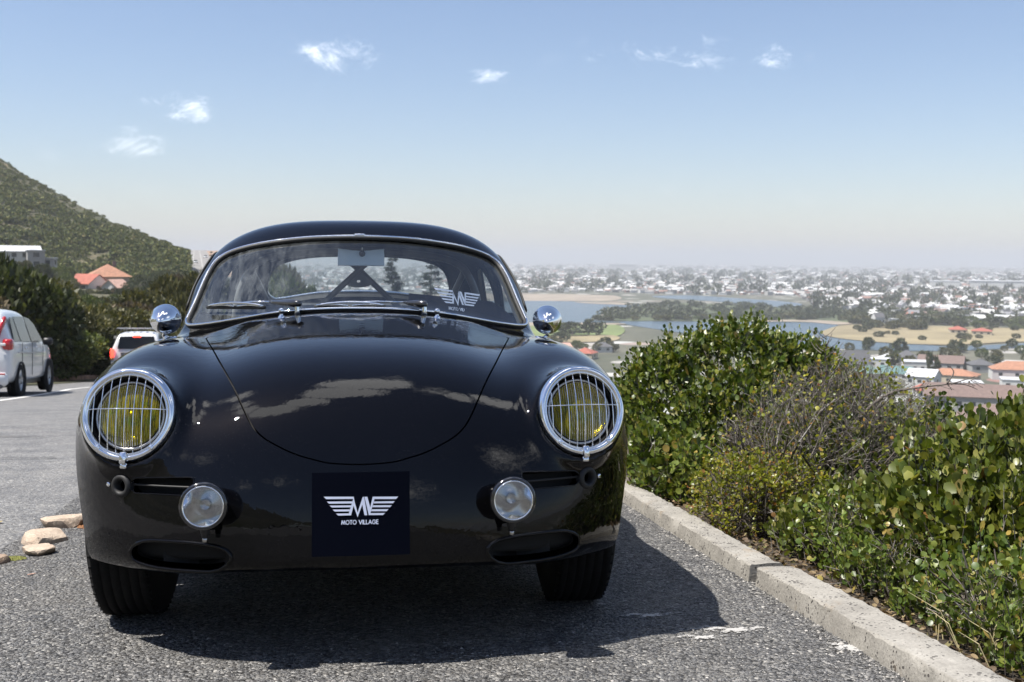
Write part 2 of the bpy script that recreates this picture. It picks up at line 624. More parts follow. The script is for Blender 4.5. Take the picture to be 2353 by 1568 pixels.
def surface_nets(h=.0125):
    xs = np.arange(-.5 * h, .90, h)
    ys = np.arange(-.72, 3.32, h)
    zs = np.arange(.16, 1.32, h)
    X, Y, Z = np.meshgrid(xs, ys, zs, indexing='ij')
    Vv = np.empty(X.shape, np.float32)
    for i in range(len(xs)):
        Vv[i] = body_field(X[i], Y[i], Z[i])
    ins = Vv < 0
    nx, ny, nz = Vv.shape
    cnt = np.zeros((nx - 1, ny - 1, nz - 1), np.float32)
    acc = np.zeros((nx - 1, ny - 1, nz - 1, 3), np.float32)
    quads = []
    edges = []
    for ax in range(3):
        sa = [slice(None)] * 3
        sb = [slice(None)] * 3
        sa[ax] = slice(0, -1)
        sb[ax] = slice(1, None)
        a = Vv[tuple(sa)]
        b = Vv[tuple(sb)]
        cr = (a < 0) != (b < 0)
        I = np.argwhere(cr)
        va = a[cr]
        vb = b[cr]
        t = va / (va - vb)
        P = np.stack([xs[I[:, 0]], ys[I[:, 1]], zs[I[:, 2]]], 1)
        P[:, ax] += t * h
        edges.append((ax, I, va < 0))
        o1, o2 = [k for k in range(3) if k != ax]
        for d1 in (0, 1):
            for d2 in (0, 1):
                J = I.copy()
                J[:, o1] -= d1
                J[:, o2] -= d2
                ok = (J >= 0).all(1) & (J[:, 0] < nx - 1) & (J[:, 1] < ny - 1) & (J[:, 2] < nz - 1)
                np.add.at(cnt, tuple(J[ok].T), 1)
                np.add.at(acc, tuple(J[ok].T), P[ok])
    cells = np.argwhere(cnt > 0)
    idx = -np.ones(cnt.shape, np.int64)
    idx[tuple(cells.T)] = np.arange(len(cells))
    V = acc[tuple(cells.T)] / cnt[tuple(cells.T)][:, None]
    F = []
    for ax, I, neg in edges:
        o1, o2 = [(1, 2), (2, 0), (0, 1)][ax]
        q = []
        ok = np.ones(len(I), bool)
        for (d1, d2) in ((0, 0), (1, 0), (1, 1), (0, 1)):
            J = I.copy()
            J[:, o1] -= d1
            J[:, o2] -= d2
            g = (J >= 0).all(1) & (J[:, 0] < nx - 1) & (J[:, 1] < ny - 1) & (J[:, 2] < nz - 1)
            ok &= g
            J = np.clip(J, 0, [nx - 2, ny - 2, nz - 2])
            q.append(idx[tuple(J.T)])
        q = np.stack(q, 1)
        ok &= (q >= 0).all(1)
        q = q[ok]
        ng = neg[ok]
        q[~ng] = q[~ng][:, ::-1]
        F.append(q)
    F = np.concatenate(F)
    # half body: first cell layer straddles x=0 -> pin to 0 and mirror
    V = V.astype(float)
    mid = cells[:, 0] == 0
    V[mid, 0] = 0
    V2, _ = snap(V, 0, 4)
    V2[mid, 0] = 0
    keep = ~(mid[F].all(1))
    F = F[keep]
    Vm = V2.copy()
    Vm[:, 0] *= -1
    mp = np.where(mid, np.arange(len(V2)), np.arange(len(V2)) + len(V2))
    Fm = mp[F][:, ::-1]
    Va = np.concatenate([V2, Vm])
    Fa = np.concatenate([F, Fm])
    tri = np.concatenate([Fa[:, [0, 1, 2]], Fa[:, [0, 2, 3]]])
    used = np.unique(tri)
    rem = -np.ones(len(Va), np.int64)
    rem[used] = np.arange(len(used))
    Va = Va[used]
    tri = rem[tri]
    # outward orientation
    g = bgrad(Va)
    N = g / np.linalg.norm(g, axis=1, keepdims=True)
    a, b, c = Va[tri[:, 0]], Va[tri[:, 1]], Va[tri[:, 2]]
    s = (np.cross(b - a, c - a) * N[tri[:, 0]]).sum(1) < 0
    tri[s] = tri[s][:, ::-1]
    return Va, N, tri


def clip(V, N, F, g):
    """keep where g > 0; returns V, N, F and boundary segments"""
    ins = g > 0
    k = ins[F].sum(1)
    full = F[k == 3]
    newV = [V]
    newN = [N]
    keys = {}
    outF = [full]
    segs = []
    cut = F[(k == 1) | (k == 2)]
    kk = k[(k == 1) | (k == 2)]
    base = len(V)
    addv = []
    addn = []

    def ev(i, j):
        key = (i, j) if i < j else (j, i)
        if key in keys:
            return keys[key]
        t = g[i] / (g[i] - g[j])
        addv.append(V[i] + (V[j] - V[i]) * t)
        n = N[i] + (N[j] - N[i]) * t
        addn.append(n / np.linalg.norm(n))
        keys[key] = base + len(addv) - 1
        return keys[key]
    cf = []
    for f, c in zip(cut.tolist(), kk.tolist()):
        for r in range(3):
            a, b, d = f[r], f[(r + 1) % 3], f[(r + 2) % 3]
            if c == 1 and ins[a]:
                p, q = ev(a, b), ev(a, d)
                cf.append((a, p, q))
                segs.append((p, q))
                break
            if c == 2 and not ins[a]:
                p, q = ev(a, b), ev(a, d)
                cf.append((p, b, d))
                cf.append((p, d, q))
                segs.append((q, p))
                break
    if addv:
        V = np.concatenate([V, np.array(addv)])
        N = np.concatenate([N, np.array(addn)])
        F = np.concatenate([full, np.array(cf, np.int64)])
    else:
        F = full
    used = np.unique(F)
    rem = -np.ones(len(V), np.int64)
    rem[used] = np.arange(len(used))
    segs = [(rem[a], rem[b]) for a, b in segs if rem[a] >= 0 and rem[b] >= 0]
    return V[used], N[used], rem[F], segs


def lips(V, N, segs, depth, out=0.0):
    """a turned-in edge along the cut"""
    vv = []
    ff = []
    nn = []
    for a, b in segs:
        i = len(vv)
        vv += [V[a] + N[a] * out, V[b] + N[b] * out, V[b] - N[b] * depth, V[a] - N[a] * depth]
        ff.append((i, i + 1, i + 2, i + 3))
    return vv, ff


def poly_sdf(px, py, poly):
    """signed distance to a closed polygon, < 0 inside"""
    poly = np.array(poly, float)
    n = len(poly)
    d2 = np.full(px.shape, 1e9)
    inside = np.zeros(px.shape, bool)
    for i in range(n):
        a = poly[i]
        b = poly[(i + 1) % n]
        e = b - a
        wx = px - a[0]
        wy = py - a[1]
        t = np.clip((wx * e[0] + wy * e[1]) / (e @ e + 1e-12), 0, 1)
        d2 = np.minimum(d2, (wx - e[0] * t) ** 2 + (wy - e[1] * t) ** 2)
        c = ((a[1] > py) != (b[1] > py))
        xi = a[0] + (py - a[1]) * e[0] / (e[1] if abs(e[1]) > 1e-12 else 1e-12)
        inside ^= c & (px < xi)
    d = np.sqrt(d2)
    return np.where(inside, -d, d)


def spline(pts, n=6, closed=True):
    """Catmull-Rom through the points"""
    P = [np.array(p, float) for p in pts]
    m = len(P)
    out = []
    for i in range(m if closed else m - 1):
        if closed:
            p0, p1, p2, p3 = P[i - 1], P[i], P[(i + 1) % m], P[(i + 2) % m]
        else:
            p0, p1, p2, p3 = P[max(i - 1, 0)], P[i], P[i + 1], P[min(i + 2, m - 1)]
        for k in range(n):
            t = k / n
            out.append(.5 * ((2 * p1) + (-p0 + p2) * t + (2 * p0 - 5 * p1 + 4 * p2 - p3) * t * t + (-p0 + 3 * p1 - 3 * p2 + p3) * t ** 3))
    if not closed:
        out.append(P[-1])
    return out


def mirror_poly(half):
    return half + [(-x, y) for x, y in half[::-1] if abs(x) > 1e-6]


WS = spline(mirror_poly([(0, 1.153), (.155, 1.150), (.268, 1.141), (.39, 1.124), (.478, 1.100), (.525, 1.070), (.548, 1.030), (.563, .98), (.577, .915),
                         (.590, .865), (.595, .838), (.575, .826), (.50, .831), (.39, .847), (.28, .863), (.20, .871), (.09, .877), (0, .878)]), 5)
RW = spline(mirror_poly([(0, 1.178), (.2, 1.173), (.33, 1.152), (.40, 1.118), (.437, 1.06), (.445, 1.005), (.425, .975), (.385, .972), (.2, 1.0), (0, 1.008)]), 5)
HOOD = spline(mirror_poly([(0, -.126), (.074, -.120), (.114, -.106), (.150, -.090), (.190, -.062), (.239, -.013), (.2735, .060), (.3155, .218), (.368, .45),
                           (.420, .73), (.468, 1.0), (.478, 1.085), (.455, 1.125), (.3, 1.165), (0, 1.185)]), 5)
DW = spline([(.90, .885), (.98, .965), (1.07, 1.055), (1.15, 1.100), (1.3, 1.122), (1.5, 1.118), (1.56, 1.08), (1.575, 1.0), (1.57, .885), (1.2, .885)], 4)
QW = spline([(1.64, .887), (1.645, 1.08), (1.68, 1.103), (1.78, 1.080), (1.92, 1.01), (2.02, .925), (1.99, .887), (1.8, .885)], 4)
DOOR = spline([(.70, .84), (.70, .45), (.72, .30), (.85, .285), (1.45, .285), (1.56, .33), (1.60, .6), (1.60, .845), (1.15, .85)], 4)
SLOT = [(.398, .451), (.41, .453), (.545, .447), (.56, .437), (.56, .417), (.545, .408), (.41, .408), (.398, .411)]
SCOOP = spline([(.305, .262), (.325, .288), (.38, .298), (.46, .300), (.52, .296), (.555, .275), (.55, .245), (.50, .232), (.42, .229), (.345, .231)], 5)


def build_coupe():
    root = thing('sports_coupe', 'vintage black rounded two-door sports coupe with yellow caged headlights, parked beside the kerb', 'car')
    V0, N0, F0 = surface_nets()

    def field(nm, V):
        x, y, z = V.T
        ax = np.abs(x)
        g = np.full(len(V), 1.0)
        if nm == 'arch':
            m = ax > .45
            g[m] = np.minimum(np.hypot(y, z - .31), np.hypot(y - 2.1, z - .31))[m] - .338
            return g
        if nm == 'hole':
            m = y < 0
            g[m] = np.hypot(ax - .583, z - .425)[m] - .0165
            return g
        if nm == 'bowl':
            p = np.stack([ax, y, z], 1) - HC
            a = p @ HN
            r = np.sqrt(np.maximum((p * p).sum(1) - a * a, 0))
            return np.where(np.abs(a) < .05, r - .0965, g)
        m, a, b, poly = {'ws': ((y < 1.25) & (z > .79), x, z, WS), 'rw': ((y > 1.75) & (z > .93), x, z, RW),
                         'dw': ((ax > .35) & (z > .85), y, z, DW), 'qw': ((ax > .35) & (z > .85), y, z, QW),
                         'hood': ((z > .40) & (y < .7), x, y + z, HOOD), 'door': (ax > .55, y, z, DOOR),
                         'slot': (y < 0, ax, z, SLOT), 'scoop': (y < 0, ax, z, SCOOP)}[nm]
        g[m] = poly_sdf(a[m], b[m], poly)
        return g

    def cutter(spec, V=V0, N=N0, F=F0):
        """spec: [(name, sign, offset)]: keep sign * (field - offset) > 0"""
        S = []
        for nm, sg, of in spec:
            g = sg * (field(nm, V) - of)
            V, N, F, sg2 = clip(V, N, F, g)
            S.append([(V[a].copy(), V[b].copy(), N[a].copy(), N[b].copy()) for a, b in sg2])
        # boundary segments are kept as coordinates (indices change between cuts)
        return V, N, F, S

    def lip_geo(S, depth, skip=()):
        vv, ff, nn = [], [], []
        for k, seg in enumerate(S):
            if k in skip or not seg:
                continue
            dp = depth[k] if isinstance(depth, (list, tuple)) else depth
            for pa, pb, na, nb in seg:
                i = len(vv)
                vv += [pa, pb, pb - nb * dp, pa - na * dp]
                t = np.cross(pb - pa, na)
                t = t / (np.linalg.norm(t) + 1e-9)
                nn += [t, t, t, t]
                ff.append((i, i + 1, i + 2))
                ff.append((i, i + 2, i + 3))
        return vv, ff, nn

    def make(name, V, N, F, mat, S=None, depth=.010, parent=root):
        if S:
            vv, ff, nn = lip_geo(S, depth)
            if vv:
                b = len(V)
                V = np.concatenate([V, np.array(vv)])
                N = np.concatenate([N, np.array(nn)])
                F = np.concatenate([F, np.array(ff, np.int64) + b])
        return obj(name, V, F, mat, parent, True, N)

    gap = .0022
    V, N, F, S = cutter([('ws', 1, 0), ('rw', 1, 0), ('dw', 1, 0), ('qw', 1, 0), ('hood', 1, gap), ('door', 1, gap), ('slot', 1, 0), ('scoop', 1, 0), ('arch', 1, 0), ('bowl', 1, 0), ('hole', 1, 0)])
    make('body', V, N, F, PAINT, S, [.012, .012, .012, .012, .010, .010, .03, .02, .02, .02, .03])
    V, N, F, S = cutter([('hood', -1, -gap)])
    make('hood', V, N, F, PAINT, S, .010)
    V, N, F, S = cutter([('door', -1, -gap), ('dw', 1, 0)])
    L = V[:, 0] < 0
    for side in (True, False):
        m = L[F].all(1) == side
        Fs = F[m]
        us = np.unique(Fs)
        rm = -np.ones(len(V), np.int64)
        rm[us] = np.arange(len(us))
        d = obj('door', V[us], rm[Fs], PAINT, root, True, N[us])
        hb = MB()
        sx = -1 if side else 1
        P, NN = snap([(sx * .79, 1.44, .70)])
        c = Vector(P[0]) + Vector(NN[0]) * .018
        hb.tube([c + Vector((-sx * .012, -.06, 0)), c + Vector((0, -.045, 0)), c + Vector((0, .045, 0)), c + Vector((-sx * .012, .06, 0))], [.006, .008, .008, .006], 8)
        hb.build('handle', CHROME, d, True)
    # panes, seated just inside the openings
    for nm, mat, nme in (('ws', GLASS, 'windscreen'), ('rw', GLASS2, 'rear_window'), ('dw', GLASS2, 'side_window'), ('qw', GLASS2, 'quarter_window')):
        V, N, F, S = cutter([(nm, -1, .002)])
        V = V - N * .006
        if nm in ('ws', 'rw'):
            obj(nme, V, F, mat, root, True, N)
        else:
            L = V[:, 0] < 0
            for side in (True, False):
                Fs = F[L[F].all(1) == side]
                us = np.unique(Fs)
                rm = -np.ones(len(V), np.int64)
                rm[us] = np.arange(len(us))
                obj(nme, V[us], rm[Fs], mat, root, True, N[us])
    # inner shell: headliner, pillars and door trims, with the same openings
    V, N, F, S = cutter([('ws', 1, .014), ('rw', 1, .010), ('dw', 1, .012), ('qw', 1, .012), ('arch', 1, .0)])
    m = (V[:, 2][F].min(1) > .80) | (V[:, 1][F].max(1) > -.30)
    m &= V[:, 1][F].min(1) > .40
    F = F[m]
    # turned-in reveals join the outer skin to the shell
    V = V - N * .026
    obj('cabin_lining', V, F, HEADL, root, True, -N)
    mb = MB()
    for nm, dpt in (('ws', .03), ('rw', .03), ('dw', .03), ('qw', .03)):
        _, _, _, S = cutter([(nm, 1, .0)])
        vv, ff, nn = lip_geo(S, dpt)
        mb.add([v for v in vv], ff)
    mb.build('window_rubber', RUBBER, root, True)
    # dark pans behind the slots, inside the bay, and wheel wells
    V, N, F, S = cutter([('arch', 1, .0)])
    m = (V[:, 1][F].max(1) < .52) & (np.abs(V[:, 0][F]).min(1) < .52)
    p = V[F].mean(1)
    m = (p[:, 1] < .50) & ~((np.linalg.norm(np.stack([np.abs(p[:, 0]), p[:, 1], p[:, 2]], 1) - HC, axis=1) < .14))
    Fi = F[m]
    Vi = V - N * .034
    obj('inner_panel', Vi, Fi, VOIDM, root, True, N)
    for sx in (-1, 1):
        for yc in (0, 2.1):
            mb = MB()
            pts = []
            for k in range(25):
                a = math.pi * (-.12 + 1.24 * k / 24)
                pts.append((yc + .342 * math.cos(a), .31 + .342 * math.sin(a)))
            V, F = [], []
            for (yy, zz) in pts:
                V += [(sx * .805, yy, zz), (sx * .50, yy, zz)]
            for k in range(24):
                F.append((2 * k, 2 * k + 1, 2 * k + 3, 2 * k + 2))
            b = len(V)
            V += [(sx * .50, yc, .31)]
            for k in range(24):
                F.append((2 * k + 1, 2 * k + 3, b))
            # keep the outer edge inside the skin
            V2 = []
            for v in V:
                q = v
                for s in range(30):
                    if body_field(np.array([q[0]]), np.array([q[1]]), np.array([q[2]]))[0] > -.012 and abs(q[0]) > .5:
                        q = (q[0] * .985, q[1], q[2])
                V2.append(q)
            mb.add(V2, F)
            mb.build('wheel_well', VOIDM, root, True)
    mb = MB()
    mb.box((0, 1.3, .235), (1.05, 3.2, .02))
    mb.box((0, .30, .45), (1.0, .02, .42))
    mb.build('floor_pan', VOIDM, root)

    # ---- windscreen trim: rubber bead with a bright insert
    def outline(poly, yreg, off, ax='xz'):
        P = []
        for (a, c) in poly:
            P.append((a, -1.0 if yreg == 0 else 3.4, c))
        Q = cast_axis(P, (0, 1, 0) if yreg == 0 else (0, -1, 0), 2.6)
        Q, N = snap(Q, off, 2)
        return Q, N
    def offset_poly(poly, d):
        P = np.array(poly)
        out = []
        for i in range(len(P)):
            t = P[(i + 1) % len(P)] - P[i - 1]
            n = np.array([-t[1], t[0]])
            n = n / (np.linalg.norm(n) + 1e-9)
            out.append(tuple(P[i] + n * d))
        return out
    for nm, of, rad, off, mat in (('windscreen_rubber', .002, .0085, .001, RUBBER), ('windscreen_trim', .0035, .0048, .0078, CHROME)):
        Q, N = outline(offset_poly(WS, of), 0, off)
        MB().tube([tuple(q) for q in Q], rad, 8, close=True).build(nm, mat, root, True)
    Q, N = outline(offset_poly(RW, .002), 1, .002)
    MB().tube([tuple(q) for q in Q], .007, 8, close=True).build('rear_window_trim', CHROME, root, True)
    p, n = front_pt(0, 1.158, .009)
    MB().box(p, (.040, .016, .010), Matrix.Rotation(R(-32), 3, 'X'), .003).build('trim_joint', CHROME, root, True)
    for sx in (-1, 1):
        P = []
        for (a, c) in DW:
            P.append((sx * 1.2, a, c))
        Q = cast_axis(P, (-sx, 0, 0), 1.2)
        Q, N = snap(Q, .003, 1)
        MB().tube([tuple(q) for q in Q], .0040, 6, close=True).build('side_window_trim', RUBBER, root, True)
        Q2 = cast_axis([(sx * 1.2, 1.06, .885), (sx * 1.2, 1.055, .97), (sx * 1.2, 1.05, 1.035)], (-sx, 0, 0), 1.2)
        MB().tube([tuple(q) for q in Q2], .006, 6).build('vent_window_post', CHROME, root, True)

    # ---- recess slots beside the fog lamps
    for sx in (-1, 1):
        V, F = [], []
        pts = [front_pt(sx * a, .429, -.004)[0] for a in np.linspace(.395, .565, 9)]
        mb = MB()
        mb.tube([p + Vector((0, .004, 0)) for p in pts], .0030, 6)
        mb.build('slot_bar', RUBBER, root, True)
        poly = offset_poly(SLOT, -.001)
        pts = [front_pt(sx * a, c, .0005)[0] for a, c in poly]
        MB().tube(pts, .0022, 5, close=True).build('slot_edge', PAINT, root, True)
        c, n = front_pt(sx * .583, .425, 0)
        M = Matrix.Translation(c) @ n.to_track_quat('Z', 'Y').to_matrix().to_4x4()
        MB().lathe([(.0130, -.012), (.0150, .003), (.0175, .0075), (.022, .0085), (.027, .006), (.0295, .001), (.030, -.012)], 32, M).build('indicator_grommet', RUBBER, root, True)
        c, n = front_pt(sx * .618, .426, 0)
        M = Matrix.Translation(c) @ n.to_track_quat('Z', 'Y').to_matrix().to_4x4()
        MB().lathe([(.0, .004), (.003, .0045), (.0058, .003), (.0062, 0), (.006, -.004)], 14, M).build('screw', CHROME, root, True)
        # brake cooling scoop
        Q = [front_pt(sx * a, c, .001)[0] for a, c in SCOOP[::2]]
        MB().tube(Q, .0048, 6, close=True).build('scoop_lip', PAINT, root, True)
        c = np.mean(np.array([list(q) for q in Q]), axis=0)
        V, F = [], []
        n = len(Q)
        for q in Q:
            V.append(tuple(q))
        for q in Q:
            V.append((c[0] + (q[0] - c[0]) * .72, q[1] + .09, c[2] + (q[2] - c[2]) * .72))
        V.append((c[0], c[1] + .10, c[2]))
        for k in range(n):
            k2 = (k + 1) % n
            F.append((k, k2, k2 + n, k + n))
            F.append((k + n, k2 + n, 2 * n))
        obj('scoop_duct', V, F, VOIDM, root)
        MB().box((sx * .435, c[1] + .045, .262), (.085, .004, .052), Matrix.Rotation(R(-12), 3, 'X')).build('duct_mesh', simple('duct_grit', (.010, .010, .010), .8, var=.8, vscale=260, bump=.6, bscale=400), root)

    # ---- headlights
    lens_m, nt, out = material('yellow_headlight_lens')
    g = nt.new('ShaderNodeTexCoord')
    sp = nt.new('ShaderNodeSeparateXYZ', i0=g.outputs['Object'])
    wv = nt.math('SINE', nt.math('MULTIPLY', sp.outputs[0], 1100.0))
    nz = nt.noise(nt.new('ShaderNodeMapping', Vector=g.outputs['Object'], Scale=(320, 22, 22)), 1.0, 3, .7)
    hgt = nt.math('ADD', nt.math('MULTIPLY', wv, .35), nz)
    bp = nt.new('ShaderNodeBump', Strength=.9, Distance=.0015, Height=hgt)
    tr = nt.new('ShaderNodeBsdfTransparent', Color=(.62, .54, .015, 1))
    gl = nt.new('ShaderNodeBsdfGlossy', Roughness=.04, Color=(1, 1, 1, 1))
    df = nt.new('ShaderNodeBsdfTranslucent', Color=(.60, .55, .02, 1))
    nt.put(gl, 'Normal', bp)
    nt.put(df, 'Normal', bp)
    stv = nt.noise(nt.new('ShaderNodeMapping', Vector=g.outputs['Object'], Scale=(300, 18, 18)), 1.0, 4, .75)
    grn = nt.noise(g.outputs['Object'], 26, 2, .6)
    cc1 = nt.mix(nt.rng(grn, .50, .64), (.80, .68, .015), (.34, .56, .05))  # green patches paint in the sky mirrored by the lens
    cc = nt.mix(nt.rng(stv, .42, .60), (.07, .075, .006), cc1)  # bright and dark of the flutes painted into the colour as streaks
    nt.put(df, 'Color', cc)
    fr = nt.new('ShaderNodeFresnel', IOR=1.5)
    nt.put(fr, 'Normal', bp)
    dd = nt.new('ShaderNodeBsdfDiffuse', Color=(.50, .47, .016, 1))
    nt.put(dd, 'Color', cc)
    dm = nt.new('ShaderNodeMixShader', i0=.5, i1=df, i2=dd)
    a = nt.new('ShaderNodeMixShader', i0=.42, i1=tr, i2=dm)
    b = nt.new('ShaderNodeMixShader', i0=nt.math('MULTIPLY', fr, .42, clamp=True), i1=a, i2=gl)
    nt.l.new(b.outputs[0], out.inputs[0])
    refl_m, nt, out = material('lamp_reflector')
    g = nt.new('ShaderNodeTexCoord')
    sp = nt.new('ShaderNodeSeparateXYZ', i0=g.outputs['Object'])
    nz = nt.noise(nt.new('ShaderNodeMapping', Vector=g.outputs['Object'], Scale=(300, 300, 30)), 1.0, 2, .6)
    bp = nt.new('ShaderNodeBump', Strength=.55, Distance=.002, Height=nz)
    p = nt.new('ShaderNodeBsdfPrincipled', Metallic=1.0, Roughness=.10)
    p.inputs['Base Color'].default_value = (.9, .9, .85, 1)
    nt.put(p, 'Normal', bp)
    nt.l.new(p.outputs[0], out.inputs[0])

    for sx in (-1, 1):
        hn = Vector((sx * HN[0], HN[1], HN[2]))
        c = Vector((sx * HC[0], HC[1], HC[2]))
        zax = hn
        xax = Vector((0, 0, 1)).cross(zax).normalized()      # horizontal, tangent to the lamp face
        yax = zax.cross(xax)
        M3 = Matrix((xax, yax, zax)).transposed()
        M = Matrix.Translation(c) @ M3.to_4x4()
        prof = [(.117, -.010), (.1185, -.002), (.1175, .008), (.1135, .0155), (.108, .0185), (.1045, .0175), (.1015, .0135), (.1005, .012), (.0998, .0135), (.0985, .0142), (.0970, .0125), (.0962, .006), (.096, -.012)]
        hl = MB().lathe(prof, 72, M).build('headlight', CHROME, root, True)
        # grille bars, domed
        bars = MB()
        def dome(x, y):
            return .0125 + .016 * (1 - (x * x + y * y) / .0093)
        for k in range(-4, 5):
            x0 = k * .0208
            yy = math.sqrt(max(.0975 ** 2 - x0 * x0, 0))
            pts = [M @ Vector((x0, yy * t, dome(x0, yy * t))) for t in np.linspace(-1, 1, 13)]
            bars = MB().tube(pts, .00138, 6)
            bars.build('grille_bar', CHROME, hl, True)
        y0 = .012
        xx = math.sqrt(.0975 ** 2 - y0 * y0)
        pts = [M @ Vector((xx * t, y0, dome(xx * t, y0) + .0012)) for t in np.linspace(-1, 1, 17)]
        MB().tube(pts, .00142, 6).build('grille_bar', CHROME, hl, True)
        MB().lathe([(.096, -.004), (.091, -.030), (.082, -.034)], 48, M).build('lamp_bowl', BLACKM, hl, True)
        MB().lathe([(.089, -.020), (.0875, -.012), (.083, -.010), (.0795, -.013), (.0785, -.020)], 56, M).build('lens_rim', CHROME_DULL, hl, True)
        # lens with its own frame so that the flutes run upright
        le = MB()
        prof = [(.0, .002)] + [(.0785 * t, .002 - .014 * t * t) for t in (.15, .3, .45, .6, .75, .88, 1.0)]
        le.lathe(prof, 48)
        lo = le.build('lens', lens_m, hl, True)
        lo.matrix_parent_inverse = Matrix()
        lo.matrix_basis = M
        rf = MB()
        prof = [(.012, -.058)] + [(r, -.058 + .046 * (r / .076) ** 2) for r in (.02, .03, .045, .06, .07, .077)]
        rf.lathe(prof, 40)
        ro = rf.build('reflector', refl_m, hl, True)
        ro.matrix_basis = M
        MB().lathe([(.0, -.016), (.017, -.018), (.019, -.030), (.012, -.034), (.012, -.058)], 20, M).build('bulb_shield', CHROME_DULL, hl, True)
        for (bx, by) in ((-.066, -.082), (.066, -.082)):
            Ms = M @ Matrix.Translation((bx, by, .017))
            MB().lathe([(0, .0045), (.003, .005), (.0035, .003), (.0042, .0032), (.0062, .003), (.0068, 0), (.0065, -.004)], 16, Ms).build('screw', CHROME, hl, True)
        cl = MB()
        cl.box(M @ Vector((0, -.108, .020)), (.018, .030, .010), M3, .003)
        cl.box(M @ Vector((0, -.127, .010)), (.019, .014, .010), M3, .003)
        cl.build('clip', CHROME, hl, True)

    # ---- fog lamps
    for sx in (-1, 1):
        c = Vector((sx * .363, -.665, .398))
        hn = Vector((sx * .02, -1, .03)).normalized()
        M = Matrix.Translation(c) @ hn.to_track_quat('Z', 'Y').to_matrix().to_4x4()
        fl = MB().lathe([(.0, -.085), (.022, -.080), (.042, -.058), (.052, -.025), (.0555, -.006), (.0565, .004), (.0545, .011), (.0500, .0135), (.0475, .012)], 56, M).build('fog_lamp', simple('gloss_black', (.006, .006, .007), .12, coat=1.0), root, True)
        MB().lathe([(.0480, .0105), (.0475, .0145), (.0455, .0150), (.0445, .011)], 48, M).build('lamp_ring', CHROME, fl, True)
        le = MB().lathe([(0, .018), (.012, .0176), (.024, .0165), (.036, .0142), (.045, .0115)], 48)
        lo = le.build('lens', CLEAR, fl, True)
        lo.matrix_basis = M
        rf = MB().lathe([(.006, -.034)] + [(r, -.034 + .042 * (r / .0445) ** 2) for r in (.012, .02, .028, .036, .042, .0448)], 48)
        ro = rf.build('reflector', CHROME, fl, True)
        ro.matrix_basis = M
        MB().lathe([(.0, -.006), (.0055, -.008), (.0062, -.016), (.0105, -.018), (.012, -.024), (.012, -.034)], 24, M).build('bulb_cap', CHROME_DULL, fl, True)
        cc = c + Vector((0, .020, -.058))
        MB().lathe([(.0, -.020), (.0075, -.020), (.0085, -.012), (.010, -.010), (.012, .0), (.012, .022)], 18, Matrix.Translation(cc)).build('mount_stalk', BLACKM, fl, True)
        MB().lathe([(.0, -.030), (.0062, -.030), (.0068, -.019), (.0, -.019)], 12, Matrix.Translation(cc)).build('mount_nut', CHROME_DULL, fl, True)
        MB().tube([cc + Vector((0, 0, -.003)), cc + Vector((0, .05, .002)), cc + Vector((0, .12, .004))], .009, 8).build('bracket', BLACKM, fl, True)

    # ---- fender mirrors (bullet backs towards the camera)
    for sx in (-1, 1):
        base = cast_axis([(sx * .612, .36, 1.2)], (0, 0, -1), .8)[0]
        base = Vector(base)
        c = Vector((sx * .616, .345, .842))
        ax = Vector((-sx * .05 - .12, -1, -.10)).normalized()
        M = Matrix.Translation(c) @ ax.to_track_quat('Z', 'Y').to_matrix().to_4x4()
        prof = [(0, .076), (.004, .0755), (.0055, .072), (.0056, .068), (.011, .066), (.022, .054), (.033, .036), (.0415, .014), (.0455, -.004), (.0468, -.012), (.0480, -.014), (.0485, -.026), (.0475, -.032), (.044, -.034)]
        mi = MB().lathe(prof, 48, M).build('wing_mirror', CHROME, root, True)
        MB().lathe([(.044, -.034), (0, -.033)], 40, M).build('mirror_glass', simple('mirror_glass', (.9, .92, .93), .01, 1.0), mi, False)
        MB().tube([c + Vector((0, .0, -.034)), c + Vector((sx * .002, .006, -.050)), base + Vector((0, .004, .004)), base + Vector((0, .004, -.006))], [.008, .0062, .010, .013], 14).build('mirror_stalk', CHROME, mi, True)
        n = Vector(snap([tuple(base)])[1][0])
        Mb = Matrix.Translation(base) @ n.to_track_quat('Z', 'Y').to_matrix().to_4x4() @ Matrix.Diagonal((1.0, 1.7, 1, 1))
        MB().lathe([(0, .006), (.010, .0055), (.017, .003), (.020, 0), (.020, -.006)], 28, Mb).build('mirror_base', CHROME, mi, True)

    # ---- wipers and washer jets
    for s, (pv, knee, tip, b0, b1) in enumerate((((-.203, .40, .874), (-.300, .520, .905), (-.420, .622, .903), (-.528, .700, .888), (-.318, .540, .884)),
                                                 ((.212, .40, .874), (.150, .455, .903), (-.030, .452, .903), (-.150, .455, .884), (.085, .440, .886)))):
        pv, knee, tip, b0, b1 = [Vector(p) for p in (pv, knee, tip, b0, b1)]
        base = Vector(cast_axis([(pv.x, pv.y, 1.2)], (0, 0, -1), .8)[0])
        wp = MB()
        wp.tube([base - Vector((0, 0, .006)), base + Vector((0, 0, .012)), base + Vector((0, -.002, .028)), base + Vector((0, -.002, .036))], [.010, .0085, .0075, .006], 14)
        top = base + Vector((0, -.002, .034))
        w0 = wp.build('wiper', CHROME, root, True)
        MB().tube([top + (top - knee) * .10, top, top.lerp(knee, .35), top.lerp(knee, .85), knee], [.008, .0135, .0125, .0075, .0048], 10).build('wiper_arm', simple('wiper_arm_black', (.02, .02, .022), .12, coat=1), w0, True)
        MB().tube([knee, knee.lerp(tip, .5) + Vector((0, 0, .003)), tip], [.0036, .0030, .0026], 8).build('wiper_rod', CHROME, w0, True)
        up = Vector((0, -.008, .012))
        # bowed yoke and rubber
        pts = [b0.lerp(b1, t) + up * (1.25 * math.sin(math.pi * t) ** .6 + .25) for t in np.linspace(.03, .97, 13)]
